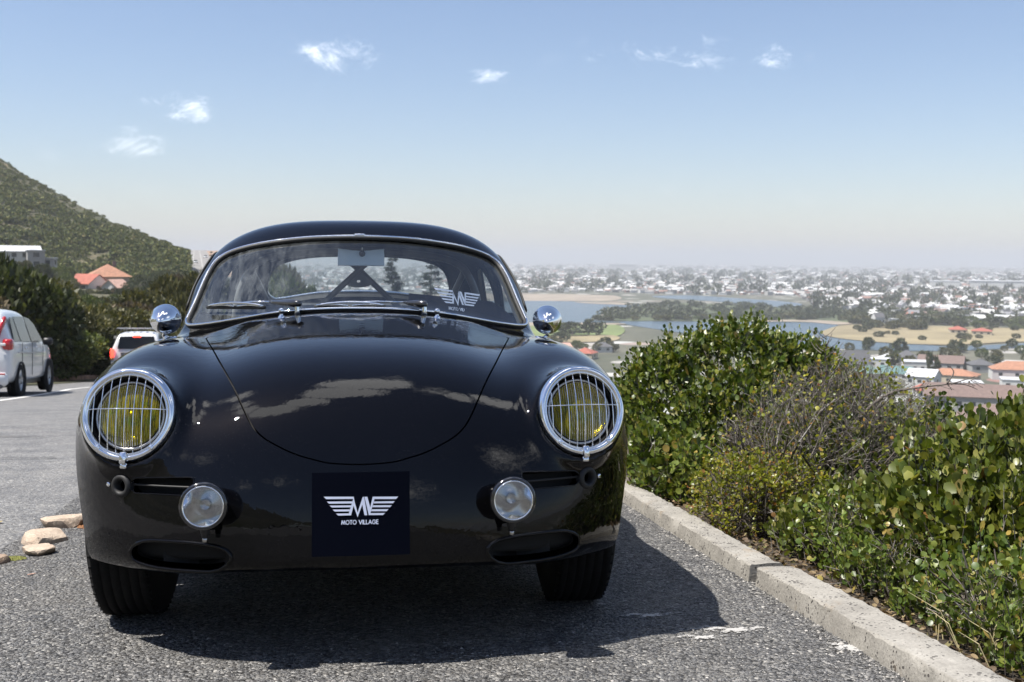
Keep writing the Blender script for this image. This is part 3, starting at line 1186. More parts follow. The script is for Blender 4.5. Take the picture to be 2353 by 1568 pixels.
        MB().tube(pts, .0042, 6).build('wiper_yoke', CHROME, w0, True)
        for q in (.27, .73):
            pts = [b0.lerp(b1, q + d) + up * (.85 - 10 * d * d) for d in np.linspace(-.2, .2, 7)]
            MB().tube(pts, .0030, 6).build('wiper_claw', CHROME, w0, True)
        pts = [b0.lerp(b1, t) + Vector((0, .001, .002)) for t in np.linspace(0, 1, 9)]
        MB().tube(pts, .0066, 6).build('wiper_rubber', RUBBER, w0, True)
    for x in (-.252, .252):
        base = Vector(cast_axis([(x, .37, 1.2)], (0, 0, -1), .8)[0])
        MB().lathe([(.011, -.004), (.010, .004), (.006, .007), (.0055, .014), (.009, .016), (.0095, .024), (.006, .030), (0, .031)], 18, Matrix.Translation(base)).build('washer_jet', CHROME, root, True)

    # ---- wheels
    for sx in (-1, 1):
        for yc in (0, 2.1):
            M = Matrix.Translation((sx * .640, yc, .310)) @ Matrix.Rotation(sx * math.pi / 2, 4, 'Y')
            if yc == 0:
                M = Matrix.Translation((sx * .628, yc, .310)) @ Matrix.Rotation(R(-1.0), 4, 'Z') @ Matrix.Rotation(sx * math.pi / 2, 4, 'Y')
            prof = [(.20, -.080), (.235, -.088), (.270, -.086), (.295, -.078), (.306, -.066)]
            ribs = []
            for i, zc in enumerate(np.linspace(-.060, .060, 6)):
                ribs += [(.3095, zc - .0095), (.3105, zc), (.3095, zc + .0095), (.3065, zc + .0105), (.3065, zc + .0135)]
            prof += ribs[:-2] + [(.306, .070), (.295, .080), (.270, .088), (.235, .090), (.20, .080)]
            wh = MB().lathe(prof, 72, M).build('wheel', TYREM, root, True)
            # tread sipes
            sp = MB()
            for k in range(60):
                a = 2 * math.pi * k / 60
                Mr = M @ Matrix.Rotation(a, 4, 'Z')
                for zc in (-.0655, .0655):
                    sp.box(Mr @ Vector((.3055, 0, zc)), (.008, .005, .020), Mr.to_3x3())
            so = sp.build('tread_block', TYREM, wh)
            so['kind'] = 'stuff'
            MB().lathe([(.20, .078), (.195, .060), (.180, .052), (.13, .040), (.10, .055), (.055, .062), (0, .064)], 48, M).build('rim', CHROME_DULL, wh, True)

    # ---- board with the club badge, stuck over the nose
    pt, nt_ = front_pt(0, .467, .006)
    top = Vector((0, -.652, .468))
    bot = Vector((0, -.668, .274))
    yv = (top - bot).normalized()
    zv = Vector((1, 0, 0)).cross(yv).normalized()
    zv = zv if zv.y < 0 else -zv
    xv = yv.cross(zv)
    cen = (top + bot) / 2
    Mp = Matrix.Translation(cen) @ Matrix((xv, yv, zv)).transposed().to_4x4()
    pl = MB()
    n = 9
    VV, FF = [], []
    for i in range(n):
        t = -1 + 2 * i / (n - 1)
        for j in (-.0985, .0985):
            VV.append(Mp @ Vector((t * .1155, j, -.004 * t * t)))
    m0 = len(VV)
    for v in list(VV):
        VV.append(v - zv * .003)
    for i in range(n - 1):
        FF.append((2 * i, 2 * i + 2, 2 * i + 3, 2 * i + 1))
        FF.append((m0 + 2 * i, m0 + 2 * i + 1, m0 + 2 * i + 3, m0 + 2 * i + 2))
        FF.append((2 * i, m0 + 2 * i, m0 + 2 * i + 2, 2 * i + 2))
        FF.append((2 * i + 1, 2 * i + 3, m0 + 2 * i + 3, m0 + 2 * i + 1))
    FF.append((0, 1, m0 + 1, m0))
    FF.append((2 * n - 2, m0 + 2 * n - 2, m0 + 2 * n - 1, 2 * n - 1))
    pl.add(VV, FF)
    plate = pl.build('number_board', PLATEM, root, label='square matt navy board with a winged MV badge and MOTO VILLAGE')
    badge(plate, Mp @ Matrix.Translation((0, .0105, .0006)), .176, 'bend')

    # ---- cabin
    dash = MB()
    pts = []
    for i in range(15):
        x = -.56 + 1.12 * i / 14
        yb = .50 + .70 * x * x
        dash.v += []
        pts.append((x, yb, .836 - .10 * x * x))
    V, F = [], []
    for (x, y, z) in pts:
        V += [(x, y - .04, z - .01), (x, y + .06, z + .002), (x, max(y + .16, .86), z - .02), (x, max(y + .16, .86), z - .16)]
    for i in range(len(pts) - 1):
        for k in range(3):
            F.append((4 * i + k, 4 * i + 4 + k, 4 * i + 5 + k, 4 * i + 1 + k))
    obj('dashboard', V, F, CLOTH, root)
    MB().box((0, 2.17, .93), (1.0, .40, .02), Matrix.Rotation(R(3), 3, 'X')).box((0, 1.99, .72), (1.1, .02, .42)).build('rear_shelf', CLOTH, root)
    for sx in (-1, 1):
        st = MB()
        st.box((sx * .31, 1.35, .40), (.46, .50, .16), None, .04)
        st.box((sx * .31, 1.60, .62), (.44, .12, .46), Matrix.Rotation(R(-14), 3, 'X'), .05)
        st.build('seat', CLOTH, root, True)
    stw = MB()
    Mw = Matrix.Translation((-.30, 1.00, .735)) @ Matrix.Rotation(R(62), 4, 'X')
    stw.tube([Mw @ Vector((.19 * math.cos(a), .19 * math.sin(a), 0)) for a in np.linspace(0, 2 * math.pi, 33)[:-1]], .011, 8, close=True)
    for k in range(3):
        a = R(90 + 120 * k)
        stw.tube([Mw @ Vector((0, 0, -.03)), Mw @ Vector((.19 * math.cos(a), .19 * math.sin(a), 0))], .008, 6)
    stw.build('steering_wheel', BLACKM, root, True)
    # roll cage
    def pipe(pts, r=.0165):
        return MB().tube(spline(pts, 6, False) if len(pts) > 2 else pts, r, 10).build('roll_cage_tube', TUBEM, root, True)
    pipe([(-.545, 1.72, .45), (-.54, 1.72, .85), (-.50, 1.72, 1.03), (-.42, 1.72, 1.12), (-.22, 1.72, 1.155), (0, 1.72, 1.160), (.22, 1.72, 1.155), (.42, 1.72, 1.12), (.50, 1.72, 1.03), (.54, 1.72, .85), (.545, 1.72, .45)])
    pipe([(-.075, 1.74, 1.150), (.002, 1.74, 1.078), (.60 * .62, 1.74, .73)], .0135)
    pipe([(.075, 1.705, 1.150), (-.002, 1.705, 1.078), (-.60 * .62, 1.705, .73)], .0135)
    pipe([(.47, 1.72, 1.08), (.44, 2.0, .98), (.40, 2.28, .86)], .015)
    pipe([(-.47, 1.72, 1.08), (-.44, 2.0, .98), (-.40, 2.28, .86)], .015)
    # gusset with its round hole
    V, F = [], []
    cx, cz = -.003, 1.030
    outer = [(-.003, 1.076), (.030, 1.050), (.058, 1.020), (.03, 1.006), (-.003, 1.002), (-.036, 1.006), (-.064, 1.020), (-.036, 1.050)]
    outer = [(x, z) for x, z in spline(outer, 3)]
    n = len(outer)
    for j, yy in enumerate((1.715, 1.725)):
        for (x, z) in outer:
            V.append((x, yy, z))
        for (x, z) in outer:
            a = math.atan2(z - cz, x - cx)
            V.append((cx + .008 * math.cos(a), yy, cz + .006 * math.sin(a)))
    for k in range(n):
        k2 = (k + 1) % n
        F.append((k, k2, n + k2, n + k))
        F.append((2 * n + k, 3 * n + k, 3 * n + k2, 2 * n + k2))
    obj('cage_gusset', V, F, TUBEM, root, False)
    # interior mirror
    mpoly = spline([(-.086, .026), (-.080, .032), (0, .024), (.080, .032), (.086, .026), (.087, -.024), (.080, -.031), (0, -.031), (-.080, -.031), (-.087, -.024)], 3)
    Mm = Matrix.Translation((.006, .965, 1.087)) @ Matrix.Rotation(R(90), 4, 'X') @ Matrix.Rotation(R(-4), 4, 'X')
    im = MB().prism([(p[0], p[1]) for p in mpoly], .012, Mm).build('rear_view_mirror', GREYM, root)
    MB().lathe([(.012, .0), (.011, .010), (.006, .014), (0, .015)], 16, Mm @ Matrix.Translation((.004, .014, 0))).build('ball_joint', BLACKM, im, True)
    MB().tube([Mm @ Vector((.004, .016, .008)), Mm @ Vector((.004, .050, .002)), Mm @ Vector((.004, .085, -.03))], .0035, 6).build('mirror_arm', CHROME_DULL, im, True)
    # badge board lying against the screen
    A = Vector((.175, .676, .942))
    B = Vector((.495, .876, .919))
    Cc = Vector((.600, .800, .835))
    Dd = Vector((.165, .600, .845))
    up = Vector((-.05, .42, .90)).normalized()
    xv = Vector((.83, .55, -.075)).normalized()
    zv = xv.cross(up).normalized()
    up = zv.cross(xv)
    bmz = MB()
    off = zv * .003
    bmz.add([A, B, Cc, Dd, A - off, B - off, Cc - off, Dd - off], [(0, 3, 2, 1), (4, 5, 6, 7), (0, 1, 5, 4), (1, 2, 6, 5), (2, 3, 7, 6), (3, 0, 4, 7)])
    bb = bmz.build('badge_board', PLATEM, root, label='dark board with a winged MV badge leaning inside the windscreen')
    cen = Vector((.352, .741, .915)) + zv * .010
    Mq = Matrix.Translation(cen) @ Matrix((xv, up, zv)).transposed().to_4x4()
    badge(bb, Mq, .215, None)
    return root


def badge(parent, M, width, bend):
    """winged MV emblem with MOTO VILLAGE beneath, in raised print"""
    k = width / 763.0                      # drawn on a 763 wide grid, centred at x = 803
    cx, cy = 803, 668

    def P(x, y):
        xx, yy = (x - cx) * k, -(y - cy) * k
        z = .0
        if bend:
            z = -.004 * (xx / .1155) ** 2
        return M @ Vector((xx, yy, z + .0004))
    wing = MB()

    def poly(pts):
        wing.add([P(*p) for p in pts], [tuple(range(len(pts)))[::-1]])
    # left wing feathers
    poly([(422, 532), (725, 537), (722, 560), (448, 557)])
    poly([(455, 582), (716, 584), (708, 606), (478, 604)])
    poly([(482, 623), (704, 625), (696, 645), (505, 643)])
    poly([(513, 664), (690, 666), (683, 686), (536, 685)])
    poly([(547, 706), (678, 706), (674, 727), (572, 727)])
    wing.build('badge_wing', WHITEP, parent)
    wing = MB()
    # right wing feathers
    poly([(925, 541), (1185, 545), (1162, 570), (945, 565)])
    poly([(938, 590), (1150, 591), (1130, 612), (930, 609)])
    poly([(926, 629), (1120, 632), (1100, 652), (918, 648)])
    poly([(914, 669), (1085, 672), (1065, 692), (906, 689)])
    poly([(898, 708), (1049, 710), (1028, 731), (890, 728)])
    wing.build('badge_wing', WHITEP, parent)
    mv = MB()

    def poly2(pts):
        mv.add([P(*p) for p in pts], [tuple(range(len(pts)))[::-1]])
    poly2([(722, 560), (722, 537), (728, 537), (738, 590), (701, 727), (672, 727)])
    poly2([(725, 540), (738, 590), (768, 700), (768, 748), (716, 600)])
    poly2([(768, 700), (820, 540), (832, 540), (832, 575), (768, 748)])
    poly2([(820, 540), (834, 540), (866, 729), (838, 729), (812, 600)])
    poly2([(838, 540), (868, 540), (897, 650), (890, 729), (882, 729)])
    poly2([(897, 650), (922, 541), (948, 541), (905, 690), (890, 729), (885, 700)])
    mv.build('badge_initials', WHITEP, parent)
    # lettering: MOTO VILLAGE, strokes on a unit cell (width, strokes)
    circ = [(.5 + .5 * math.cos(a), .5 + .5 * math.sin(a)) for a in np.linspace(0, 2 * math.pi, 17)]
    gee = [(.5 + .5 * math.cos(a), .5 + .5 * math.sin(a)) for a in np.linspace(.7, 2 * math.pi - .15, 14)] + [(.98, .45), (.55, .45)]
    L = {'M': (1.05, [[(0, 0), (.18, 1), (.5, .1), (.82, 1), (1, 0)]]), 'O': (1.0, [circ]), 'T': (.62, [[(0, 1), (1, 1)], [(.5, 1), (.5, 0)]]), 'V': (.85, [[(0, 1), (.5, 0), (1, 1)]]),
         'I': (.08, [[(.5, 0), (.5, 1)]]), 'L': (.48, [[(0, 1), (0, 0), (1, 0)]]), 'A': (.9, [[(0, 0), (.5, 1), (1, 0)], [(.2, .32), (.8, .32)]]), 'G': (.98, [gee]), 'E': (.5, [[(1, 1), (0, 1), (0, 0), (1, 0)], [(0, .52), (.9, .52)]])}
    txt = MB()
    h = 40.0
    x = 604.0
    tw = 8.5
    word = 'MOTO VILLAGE'
    tot = sum((L[c][0] * h * .93 + 9) if c != ' ' else 22 for c in word)
    sc = (986 - 604) / tot
    for c in word:
        if c == ' ':
            x += 22 * sc
            continue
        wd, st = L[c]
        wpx = wd * h * .93 * sc
        for s in st:
            pts = [(x + a * wpx, 818 - b * h) for a, b in s]
            for (a, b) in zip(pts[:-1], pts[1:]):
                d = np.array(b) - np.array(a)
                n = np.array([-d[1], d[0]]) / (np.linalg.norm(d) + 1e-6) * tw / 2
                e = d / (np.linalg.norm(d) + 1e-6) * tw * .3
                q = [np.array(a) - e + n, np.array(b) + e + n, np.array(b) + e - n, np.array(a) - e - n]
                txt.add([P(*p) for p in q], [(0, 3, 2, 1)])
        x += wpx + 9 * sc
    txt.build('badge_lettering', WHITEP, parent)


build_coupe()

# ================================================================= GROUND
PZ = -50.0                    # level of the plain below the road


def road_z(y):
    y = np.asarray(y, float)
    t = np.maximum(y - 2, 0)
    return -.0275 * t * t / (t + 4.0)


def road_dx(y):
    """sideways drift of the road as it leaves"""
    t = min(max(y - 8, 0), 17)
    return -.0045 * t * t


def asphalt(name, fine, base, spread, cell, scale2, tint, bump=1.0, dist=.004):
    m, nt, out = material(name)
    g = nt.new('ShaderNodeTexCoord').outputs['Object']
    warp = nt.noise(g, 60, 2, .5)
    mixv = nt.new('ShaderNodeVectorMath', _operation='MULTIPLY_ADD', i0=warp.outputs['Color'], i1=(.006, .006, .006), i2=g)
    v = nt.new('ShaderNodeTexVoronoi', Vector=mixv.outputs[0], Scale=cell)
    v2 = nt.new('ShaderNodeTexVoronoi', Vector=mixv.outputs[0], Scale=cell * 2.6)
    hs = nt.new('ShaderNodeSeparateColor', i0=v.outputs['Color'])
    hs2 = nt.new('ShaderNodeSeparateColor', i0=v2.outputs['Color'])
    lo, hi = base * (1 - spread), base * (1 + spread)
    r1 = nt.ramp(hs.outputs[0], [(0, (lo * .7,) * 3), (.45, (base * .9 * tint[0], base * .9 * tint[1], base * .9 * tint[2])), (.78, (hi, hi * .98, hi * .94)), (.93, (hi * 1.35, hi * 1.33, hi * 1.28)), (1.0, (hi * 1.8, hi * 1.75, hi * 1.65))])
    r2 = nt.ramp(hs2.outputs[1], [(0, (lo * .6,) * 3), (1, (hi * 1.15,) * 3)])
    fines = nt.math('LESS_THAN', hs.outputs[2], fine)
    c = nt.mix(fines, r1.outputs[0], r2.outputs[0])
    edge = nt.rng(v.outputs['Distance'], .0, .62, 1.0, .0)
    big = nt.noise(g, scale2, 5, .6)
    c = nt.mix(1.0, c, nt.ramp(big, [(.3, (.72, .72, .73)), (.7, (1.22, 1.2, 1.16))]).outputs[0], 'MULTIPLY')
    st = nt.noise(g, 1.7, 6, .7, .6)
    dust = nt.math('MULTIPLY', nt.rng(st, .52, .72), .45)
    c = nt.mix(dust, c, (.21, .195, .17))
    p = nt.new('ShaderNodeBsdfPrincipled', Roughness=.78)
    p.inputs['Specular IOR Level'].default_value = .35
    nt.put(p, 'Base Color', c)
    nt.put(p, 'Roughness', nt.rng(hs.outputs[1], 0, 1, .5, .9))
    h1 = nt.math('SUBTRACT', nt.math('MULTIPLY', hs.outputs[1], .55), nt.math('POWER', v.outputs['Distance'], 1.5))
    h2 = nt.math('MULTIPLY', v2.outputs['Distance'], -.35)
    hh = nt.math('ADD', h1, h2)
    b = nt.new('ShaderNodeBump', Strength=bump, Distance=dist, Height=hh)
    nt.put(p, 'Normal', b)
    nt.l.new(p.outputs[0], out.inputs[0])
    return m


LOT = asphalt('chip_asphalt', .42, .120, .74, 104, 9, (1, .965, .92), 1.0, .012)
ROADM = asphalt('worn_asphalt', .55, .145, .35, 95, 3, (1, .99, .97), .7, .003)


def grid_sheet(name, xs, ys, zf, mat, local=True, kind='structure', smooth=True):
    V = []
    for y in ys:
        for x in xs:
            V.append((x, y, float(zf(x, y))))
    V = np.array(V)
    nx = len(xs)
    F = []
    for j in range(len(ys) - 1):
        for i in range(nx - 1):
            a = j * nx + i
            F.append((a, a + 1, a + nx + 1, a + nx))
    o = obj(name, V, np.array(F), mat, None, smooth, None, kind)
    if local:
        o.matrix_world = T
    return o


# lay-by surface: its left edge is the ragged line of stones
def lot_edge(y):
    return -1.27 - .05 * math.sin(y * 1.3) - max(0, y - 1.6) * .12 - max(0, .7 - y) * 0.62


ys = list(np.arange(-5, 14, .25))
V, F = [], []
for j, y in enumerate(ys):
    z = float(road_z(y))
    V += [(lot_edge(y), y, z), (0, y, z), (1.30, y, z)]
for j in range(len(ys) - 1):
    for i in range(2):
        a = j * 3 + i
        F.append((a, a + 1, a + 4, a + 3))
obj('parking_surface', V, np.array(F), LOT, None, False, None, 'structure').matrix_world = T

V, F = [], []
ysr = list(np.arange(-14, 40, 2.0)) + list(np.arange(40, 66, 5.0))
for j, y in enumerate(ysr):
    for x in (-9.2 + road_dx(y), -7 + road_dx(y), -4.5, -2, 0, 1.28):
        V.append((x, y, float(road_z(y)) - .006))
for j in range(len(ysr) - 1):
    for i in range(5):
        a = j * 6 + i
        F.append((a, a + 1, a + 7, a + 6))
obj('road', V, np.array(F), ROADM, None, True, None, 'structure').matrix_world = T

LINEM = simple('road_paint', (.62, .61, .58), .7, var=.18, vscale=8, bump=.3, bscale=200)
V, F = [], []
ys = np.arange(-10, 62, 1.5)
for j, y in enumerate(ys):
    z = float(road_z(y)) + .001
    x = -5.50 + road_dx(y)
    V += [(x - .06, y, z), (x + .06, y, z)]
    if j:
        a = 2 * j
        F.append((a - 2, a - 1, a + 1, a))
obj('road_line', V, np.array(F), LINEM, None, False, None, 'structure').matrix_world = T
# thin faded yellow line and a crack line across the road edge, left
V = []
for y, x in ((1.62, -2.2), (1.66, -1.52)):
    V += [(x, y - .012, float(road_z(y)) + .0), (x, y + .012, float(road_z(y)) + .0)]
obj('yellow_line', [(-2.6, 1.60, .003), (-1.50, 1.66, .003), (-1.50, 1.69, .003), (-2.6, 1.63, .003)], [(0, 1, 2, 3)], simple('faded_yellow', (.26, .20, .07), .8, var=.5, vscale=60), None, False, None, 'structure').matrix_world = T
TARM = simple('tar', (.018, .018, .018), .8)


def crack(pts, wd, name='tar_crack'):
    V, F = [], []
    P = spline([(a, b) for a, b in pts], 6, False)
    for i, p in enumerate(P):
        z = float(road_z(p[1])) + .003
        ww = wd * random.uniform(.3, 1.2)
        V += [(p[0], p[1] - ww, z), (p[0] + .01, p[1] + ww, z)]
        if i:
            a = 2 * i
            F.append((a - 2, a, a + 1, a - 1))
    obj(name, V, F, TARM, None, False, None, 'structure').matrix_world = T


crack([(-2.2, 1.18), (-1.9, 1.20), (-1.6, 1.16), (-1.36, 1.15)], .006)
crack([(-4.3, 6.6), (-3.4, 6.7), (-2.7, 6.6), (-2.3, 6.65)], .020)
crack([(-6.3, 4.4), (-4.0, 4.55), (-2.0, 4.5)], .012)

# white scrape of old paint in the lay-by
m, nt, out = material('worn_paint')
g = nt.new('ShaderNodeTexCoord').outputs['Object']
n = nt.noise(g, 46, 6, .75)
n2 = nt.noise(g, 9, 3, .6)
p = nt.new('ShaderNodeBsdfPrincipled', Roughness=.8)
p.inputs['Base Color'].default_value = (.42, .41, .39, 1)
tr = nt.new('ShaderNodeBsdfTransparent')
sp = nt.new('ShaderNodeSeparateXYZ', i0=nt.new('ShaderNodeTexCoord').outputs['Generated'])
ex = nt.math('MULTIPLY', nt.math('SUBTRACT', sp.outputs[0], .5), 2.0)
ey = nt.math('MULTIPLY', nt.math('SUBTRACT', sp.outputs[1], .5), 2.0)
rad = nt.math('ADD', nt.math('MULTIPLY', ex, ex), nt.math('MULTIPLY', ey, ey))
k = nt.math('SUBTRACT', nt.math('ADD', n, nt.math('MULTIPLY', n2, .8)), nt.math('ADD', .86, nt.math('MULTIPLY', rad, .22)))
k = nt.rng(k, 0, .05, 0, .85)
mx = nt.new('ShaderNodeMixShader', i0=k, i1=tr, i2=p)
nt.l.new(mx.outputs[0], out.inputs[0])
for (x, y, sx, sy, rot) in ((.985, -.425, .16, .055, .1), (.80, -.245, .12, .045, .2), (.88, -.49, .10, .04, .1), (1.22, -.62, .05, .10, 0)):
    o = obj('worn_paint_patch', [(-sx, -sy, 0), (sx, -sy, 0), (sx, sy, 0), (-sx, sy, 0)], [(0, 1, 2, 3)], m, None, False, None, 'structure')
    o.matrix_world = T @ Matrix.Translation((x, y, .004)) @ Matrix.Rotation(rot, 4, 'Z')

# loose chippings lying on the lay-by
pebs = MB()


def pebble(mb, x, y, z, r, jag=.35):
    ph = random.random() * 6.28
    V = []
    n = 5
    for k in range(n):
        a = ph + 2 * math.pi * k / n
        rr = r * random.uniform(1 - jag, 1 + jag)
        V.append((x + rr * math.cos(a), y + rr * math.sin(a), z + r * random.uniform(-.1, .25)))
    V.append((x + random.uniform(-.3, .3) * r, y + random.uniform(-.3, .3) * r, z + r * random.uniform(.5, .95)))
    mb.add(V, [(k, (k + 1) % n, n) for k in range(n)])


STONEM, nt, out = material('loose_chip')
g = nt.new('ShaderNodeNewGeometry')
p = nt.new('ShaderNodeBsdfPrincipled', Roughness=.7)
nt.put(p, 'Base Color', nt.ramp(g.outputs['Random Per Island'], [(0, (.035, .035, .037)), (.45, (.085, .084, .083)), (.75, (.17, .165, .155)), (.93, (.30, .285, .26)), (1, (.42, .40, .37))]))
nt.l.new(p.outputs[0], out.inputs[0])
random.seed(11)
N = 30000
u = rng.random(N)
for i in range(N):
    y = -1.75 + 3.6 * rng.random() ** 1.35
    x = rng.uniform(-1.75, 1.30)
    if x < lot_edge(y) + .02 and rng.random() < .8:
        continue
    r = .0016 + .0030 * rng.random() ** 2
    pebble(pebs, x, y, .0002, r)
for i in range(2600):          # drift of grit along the kerb foot
    y = rng.uniform(-1.5, 2.6)
    x = 1.252 - abs(rng.normal(0, .035))
    pebble(pebs, x, y, .001, .002 + .0045 * rng.random() ** 2)
o = pebs.build('loose_chippings', STONEM, None, False, 'stuff')
o.matrix_world = T


# ---------------------------------------------------------------- kerb: two concrete lengths with a broken joint
CONC, nt, out = material('kerb_concrete')
g = nt.new('ShaderNodeTexCoord').outputs['Object']
n1 = nt.noise(g, 7, 6, .65)
n2 = nt.noise(g, 120, 3, .6)
v = nt.new('ShaderNodeTexVoronoi', Vector=g, Scale=84)
pit = nt.math('LESS_THAN', v.outputs['Distance'], nt.rng(nt.noise(g, 24, 2, .5), .36, .70, .06, .42))
c = nt.ramp(n1, [(.25, (.18, .168, .148)), (.5, (.255, .240, .212)), (.75, (.33, .312, .278))]).outputs[0]
c = nt.mix(.5, c, nt.ramp(n2, [(.3, (.6, .6, .6)), (.7, (1.25, 1.25, 1.25))]).outputs[0], 'MULTIPLY')
c = nt.mix(pit, c, (.055, .05, .045))
stn = nt.rng(nt.noise(g, 4.5, 4, .7), .60, .72)
c = nt.mix(nt.math('MULTIPLY', stn, .5), c, (.20, .13, .06))
p = nt.new('ShaderNodeBsdfPrincipled', Roughness=.9)
nt.put(p, 'Base Color', c)
hh = nt.math('SUBTRACT', nt.math('MULTIPLY', n2, .5), nt.math('MULTIPLY', pit, 1.2))
nt.put(p, 'Normal', nt.new('ShaderNodeBump', Strength=.8, Distance=.006, Height=hh))
nt.l.new(p.outputs[0], out.inputs[0])


def kerb_seg(y0, y1, xin0, xin1, wid, hgt, label):
    """xin: road-side face; irregular worn arris"""
    root = thing('kerb', label, 'kerb', (xin0, y0, 0))
    n = max(4, int((y1 - y0) / .022))
    prof_n = 9
    V, F = [], []
    for i in range(n + 1):
        t = i / n
        y = y0 + (y1 - y0) * t
        x0 = xin0 + (xin1 - xin0) * t
        z0 = float(road_z(y))
        ww = wid + .008 * mnoise.noise((y * 2.2, 3, 1))
        ch = .005 + .010 * max(0, mnoise.noise((y * 5.5, 8, 1))) + .004 * mnoise.noise((y * 31, 2, 7))
        h = hgt + .006 * mnoise.noise((y * 1.6, 9, 4))
        prof = [(0.0, -.06), (.0, .0), (.004, h * .5), (.006 + ch * .3, h - ch), (ch + .006, h - ch * .25), (ch + .022, h), (ww * .55, h + .002), (ww - .018, h - .001), (ww - .002, h - .014), (ww + .004, -.08)]
        for k, (px, pz) in enumerate(prof):
            j = .0042 * mnoise.noise((y * 46, k * 3.1, 5)) + .003 * mnoise.noise((y * 13, k * 2.1, 9))
            V.append((x0 + px + j - xin0, y - y0, pz + z0 + j * .8))
    m = 10
    for i in range(n):
        for k in range(m - 1):
            a = i * m + k
            F.append((a, a + m, a + m + 1, a + 1))
    F.append(tuple(range(m)))
    F.append(tuple(n * m + k for k in range(m))[::-1])
    o = obj('kerb_block', V, F, CONC, root, True)
    o.data.set_sharp_from_angle(angle=R(28))
    return root


kerb_seg(.125, 14.0, 1.232, 1.240, .125, .060, 'long weathered concrete kerb running away beside the black coupe, beyond the broken joint')
kerb_seg(-2.6, .070, 1.262, 1.236, .142, .062, 'near pitted concrete kerb running from the broken joint towards the camera')
# dark rubble in the joint
mb = MB()
for k in range(26):
    pebble(mb, rng.uniform(1.246, 1.36), rng.uniform(.068, .128), rng.uniform(.0, .045), rng.uniform(.006, .015))
mb.build('joint_rubble', STONEM, None, False, 'stuff').matrix_world = T

# ---------------------------------------------------------------- edging stones on the left
def stone_mat(name, a, b):
    m, nt, out = material(name)
    g = nt.new('ShaderNodeTexCoord').outputs['Object']
    n1 = nt.noise(g, 14, 6, .7)
    n2 = nt.noise(g, 90, 4, .65)
    c = nt.ramp(n1, [(.3, a), (.7, b)]).outputs[0]
    c = nt.mix(.6, c, nt.ramp(n2, [(.3, (.62, .6, .58)), (.7, (1.2, 1.2, 1.2))]).outputs[0], 'MULTIPLY')
    p = nt.new('ShaderNodeBsdfPrincipled', Roughness=.85)
    nt.put(p, 'Base Color', c)
    hh = nt.math('ADD', n1, nt.math('MULTIPLY', n2, .35))
    nt.put(p, 'Normal', nt.new('ShaderNodeBump', Strength=.9, Distance=.012, Height=hh))
    nt.l.new(p.outputs[0], out.inputs[0])
    return m


ROCK1 = stone_mat('pale_sandstone', (.36, .27, .20), (.50, .42, .33))
ROCK2 = stone_mat('brown_sandstone', (.16, .10, .07), (.38, .29, .21))


def rock(name, label, x, y, sx, sy, sz, rz, mat, seed, z=0.0, group=None):
    rn = np.random.default_rng(seed)
    import bmesh
    bm = bmesh.new()
    bmesh.ops.create_icosphere(bm, subdivisions=3, radius=1)
    planes = [(Vector(rn.normal(size=3)).normalized(), rn.uniform(.45, .72)) for _ in range(9)]
    planes.append((Vector((0, 0, 1)), .62))
    for v in bm.verts:
        p = v.co.copy()
        for (n, d) in planes:
            q = p.dot(n)
            if q > d:
                p -= n * (q - d) * .92
        p += p.normalized() * .05 * mnoise.noise(p * 3 + Vector((seed, 0, 0)))
        v.co = Vector((p.x * sx, p.y * sy, max(p.z, -.5) * sz * .8))
    me = bpy.data.meshes.new(name)
    bm.to_mesh(me)
    bm.free()
    me.shade_smooth()
    me.set_sharp_from_angle(angle=R(18))
    me.materials.append(mat)
    o = bpy.data.objects.new(name, me)
    COL.objects.link(o)
    o.matrix_world = T @ (Matrix.Translation((x, y, float(road_z(y)) + z)) @ Matrix.Rotation(rz, 4, 'Z'))
    tag(o, label, 'stone', group)
    return o


rock('edging_stone', 'large pale squarish sandstone edging stone left of the coupe', -1.195, 1.22, 0.0975, 0.1625, 0.078, .15, ROCK1, 3)
rock('edging_stone', 'flat oval pale stone in front of the large squarish one, left of the coupe', -1.155, .955, 0.078, 0.0975, 0.0494, -.5, ROCK1, 5)
rock('edging_stone', 'brown grey edging stone cut off by the left picture edge', -1.285, .80, 0.0715, 0.078, 0.052, .3, ROCK2, 8)
rock('edging_stone', 'cracked brown stone behind the large squarish edging stone', -1.215, 1.56, 0.117, 0.13, 0.0806, .5, ROCK1, 12)
rock('edging_stone', 'dark rust brown stone between the cracked stone and the coupe', -1.125, 1.62, 0.0585, 0.078, 0.0715, .2, ROCK2, 17)
rock('edging_stone', 'small pale stone nearest the black coupe in the row of edging stones', -1.055, 1.70, 0.052, 0.065, 0.065, .9, ROCK1, 23)
rock('edging_stone', 'small brown broken stone beside the rust brown one near the coupe', -1.075, 1.52, 0.0416, 0.039, 0.0338, .4, ROCK2, 31)
# moss and litter between the stones
MOSS = simple('moss', (.13, .135, .03), .9, var=.5, vscale=90)
LITTER = simple('rust_litter', (.22, .10, .04), .9, var=.5, vscale=90)
for (cx, cy, rx, ry, n, mt, nm) in ((-1.22, .84, .045, .035, 420, MOSS, 'moss'), (-1.10, 1.50, .05, .05, 160, LITTER, 'leaf_litter')):
    mb = MB()
    for k in range(n):
        a = rng.uniform(0, 6.28)
        r = math.sqrt(rng.random())
        pebble(mb, cx + rx * r * math.cos(a), cy + ry * r * math.sin(a), .001, rng.uniform(.003, .008))
    mb.build(nm, mt, None, False, 'stuff').matrix_world = T
mb = MB().prism([(0, 0), (.02, .004), (.034, .016), (.016, .013), (.004, .008)], .002)
o = mb.build('dry_leaf', simple('dry_leaf_tan', (.42, .26, .20), .8))
o.matrix_world = T @ Matrix.Translation((-1.085, .53, .006)) @ Matrix.Rotation(.5, 4, 'Z')
tag(o, 'small curled pinkish tan dry leaf on the asphalt left of the front tyre', 'leaf')

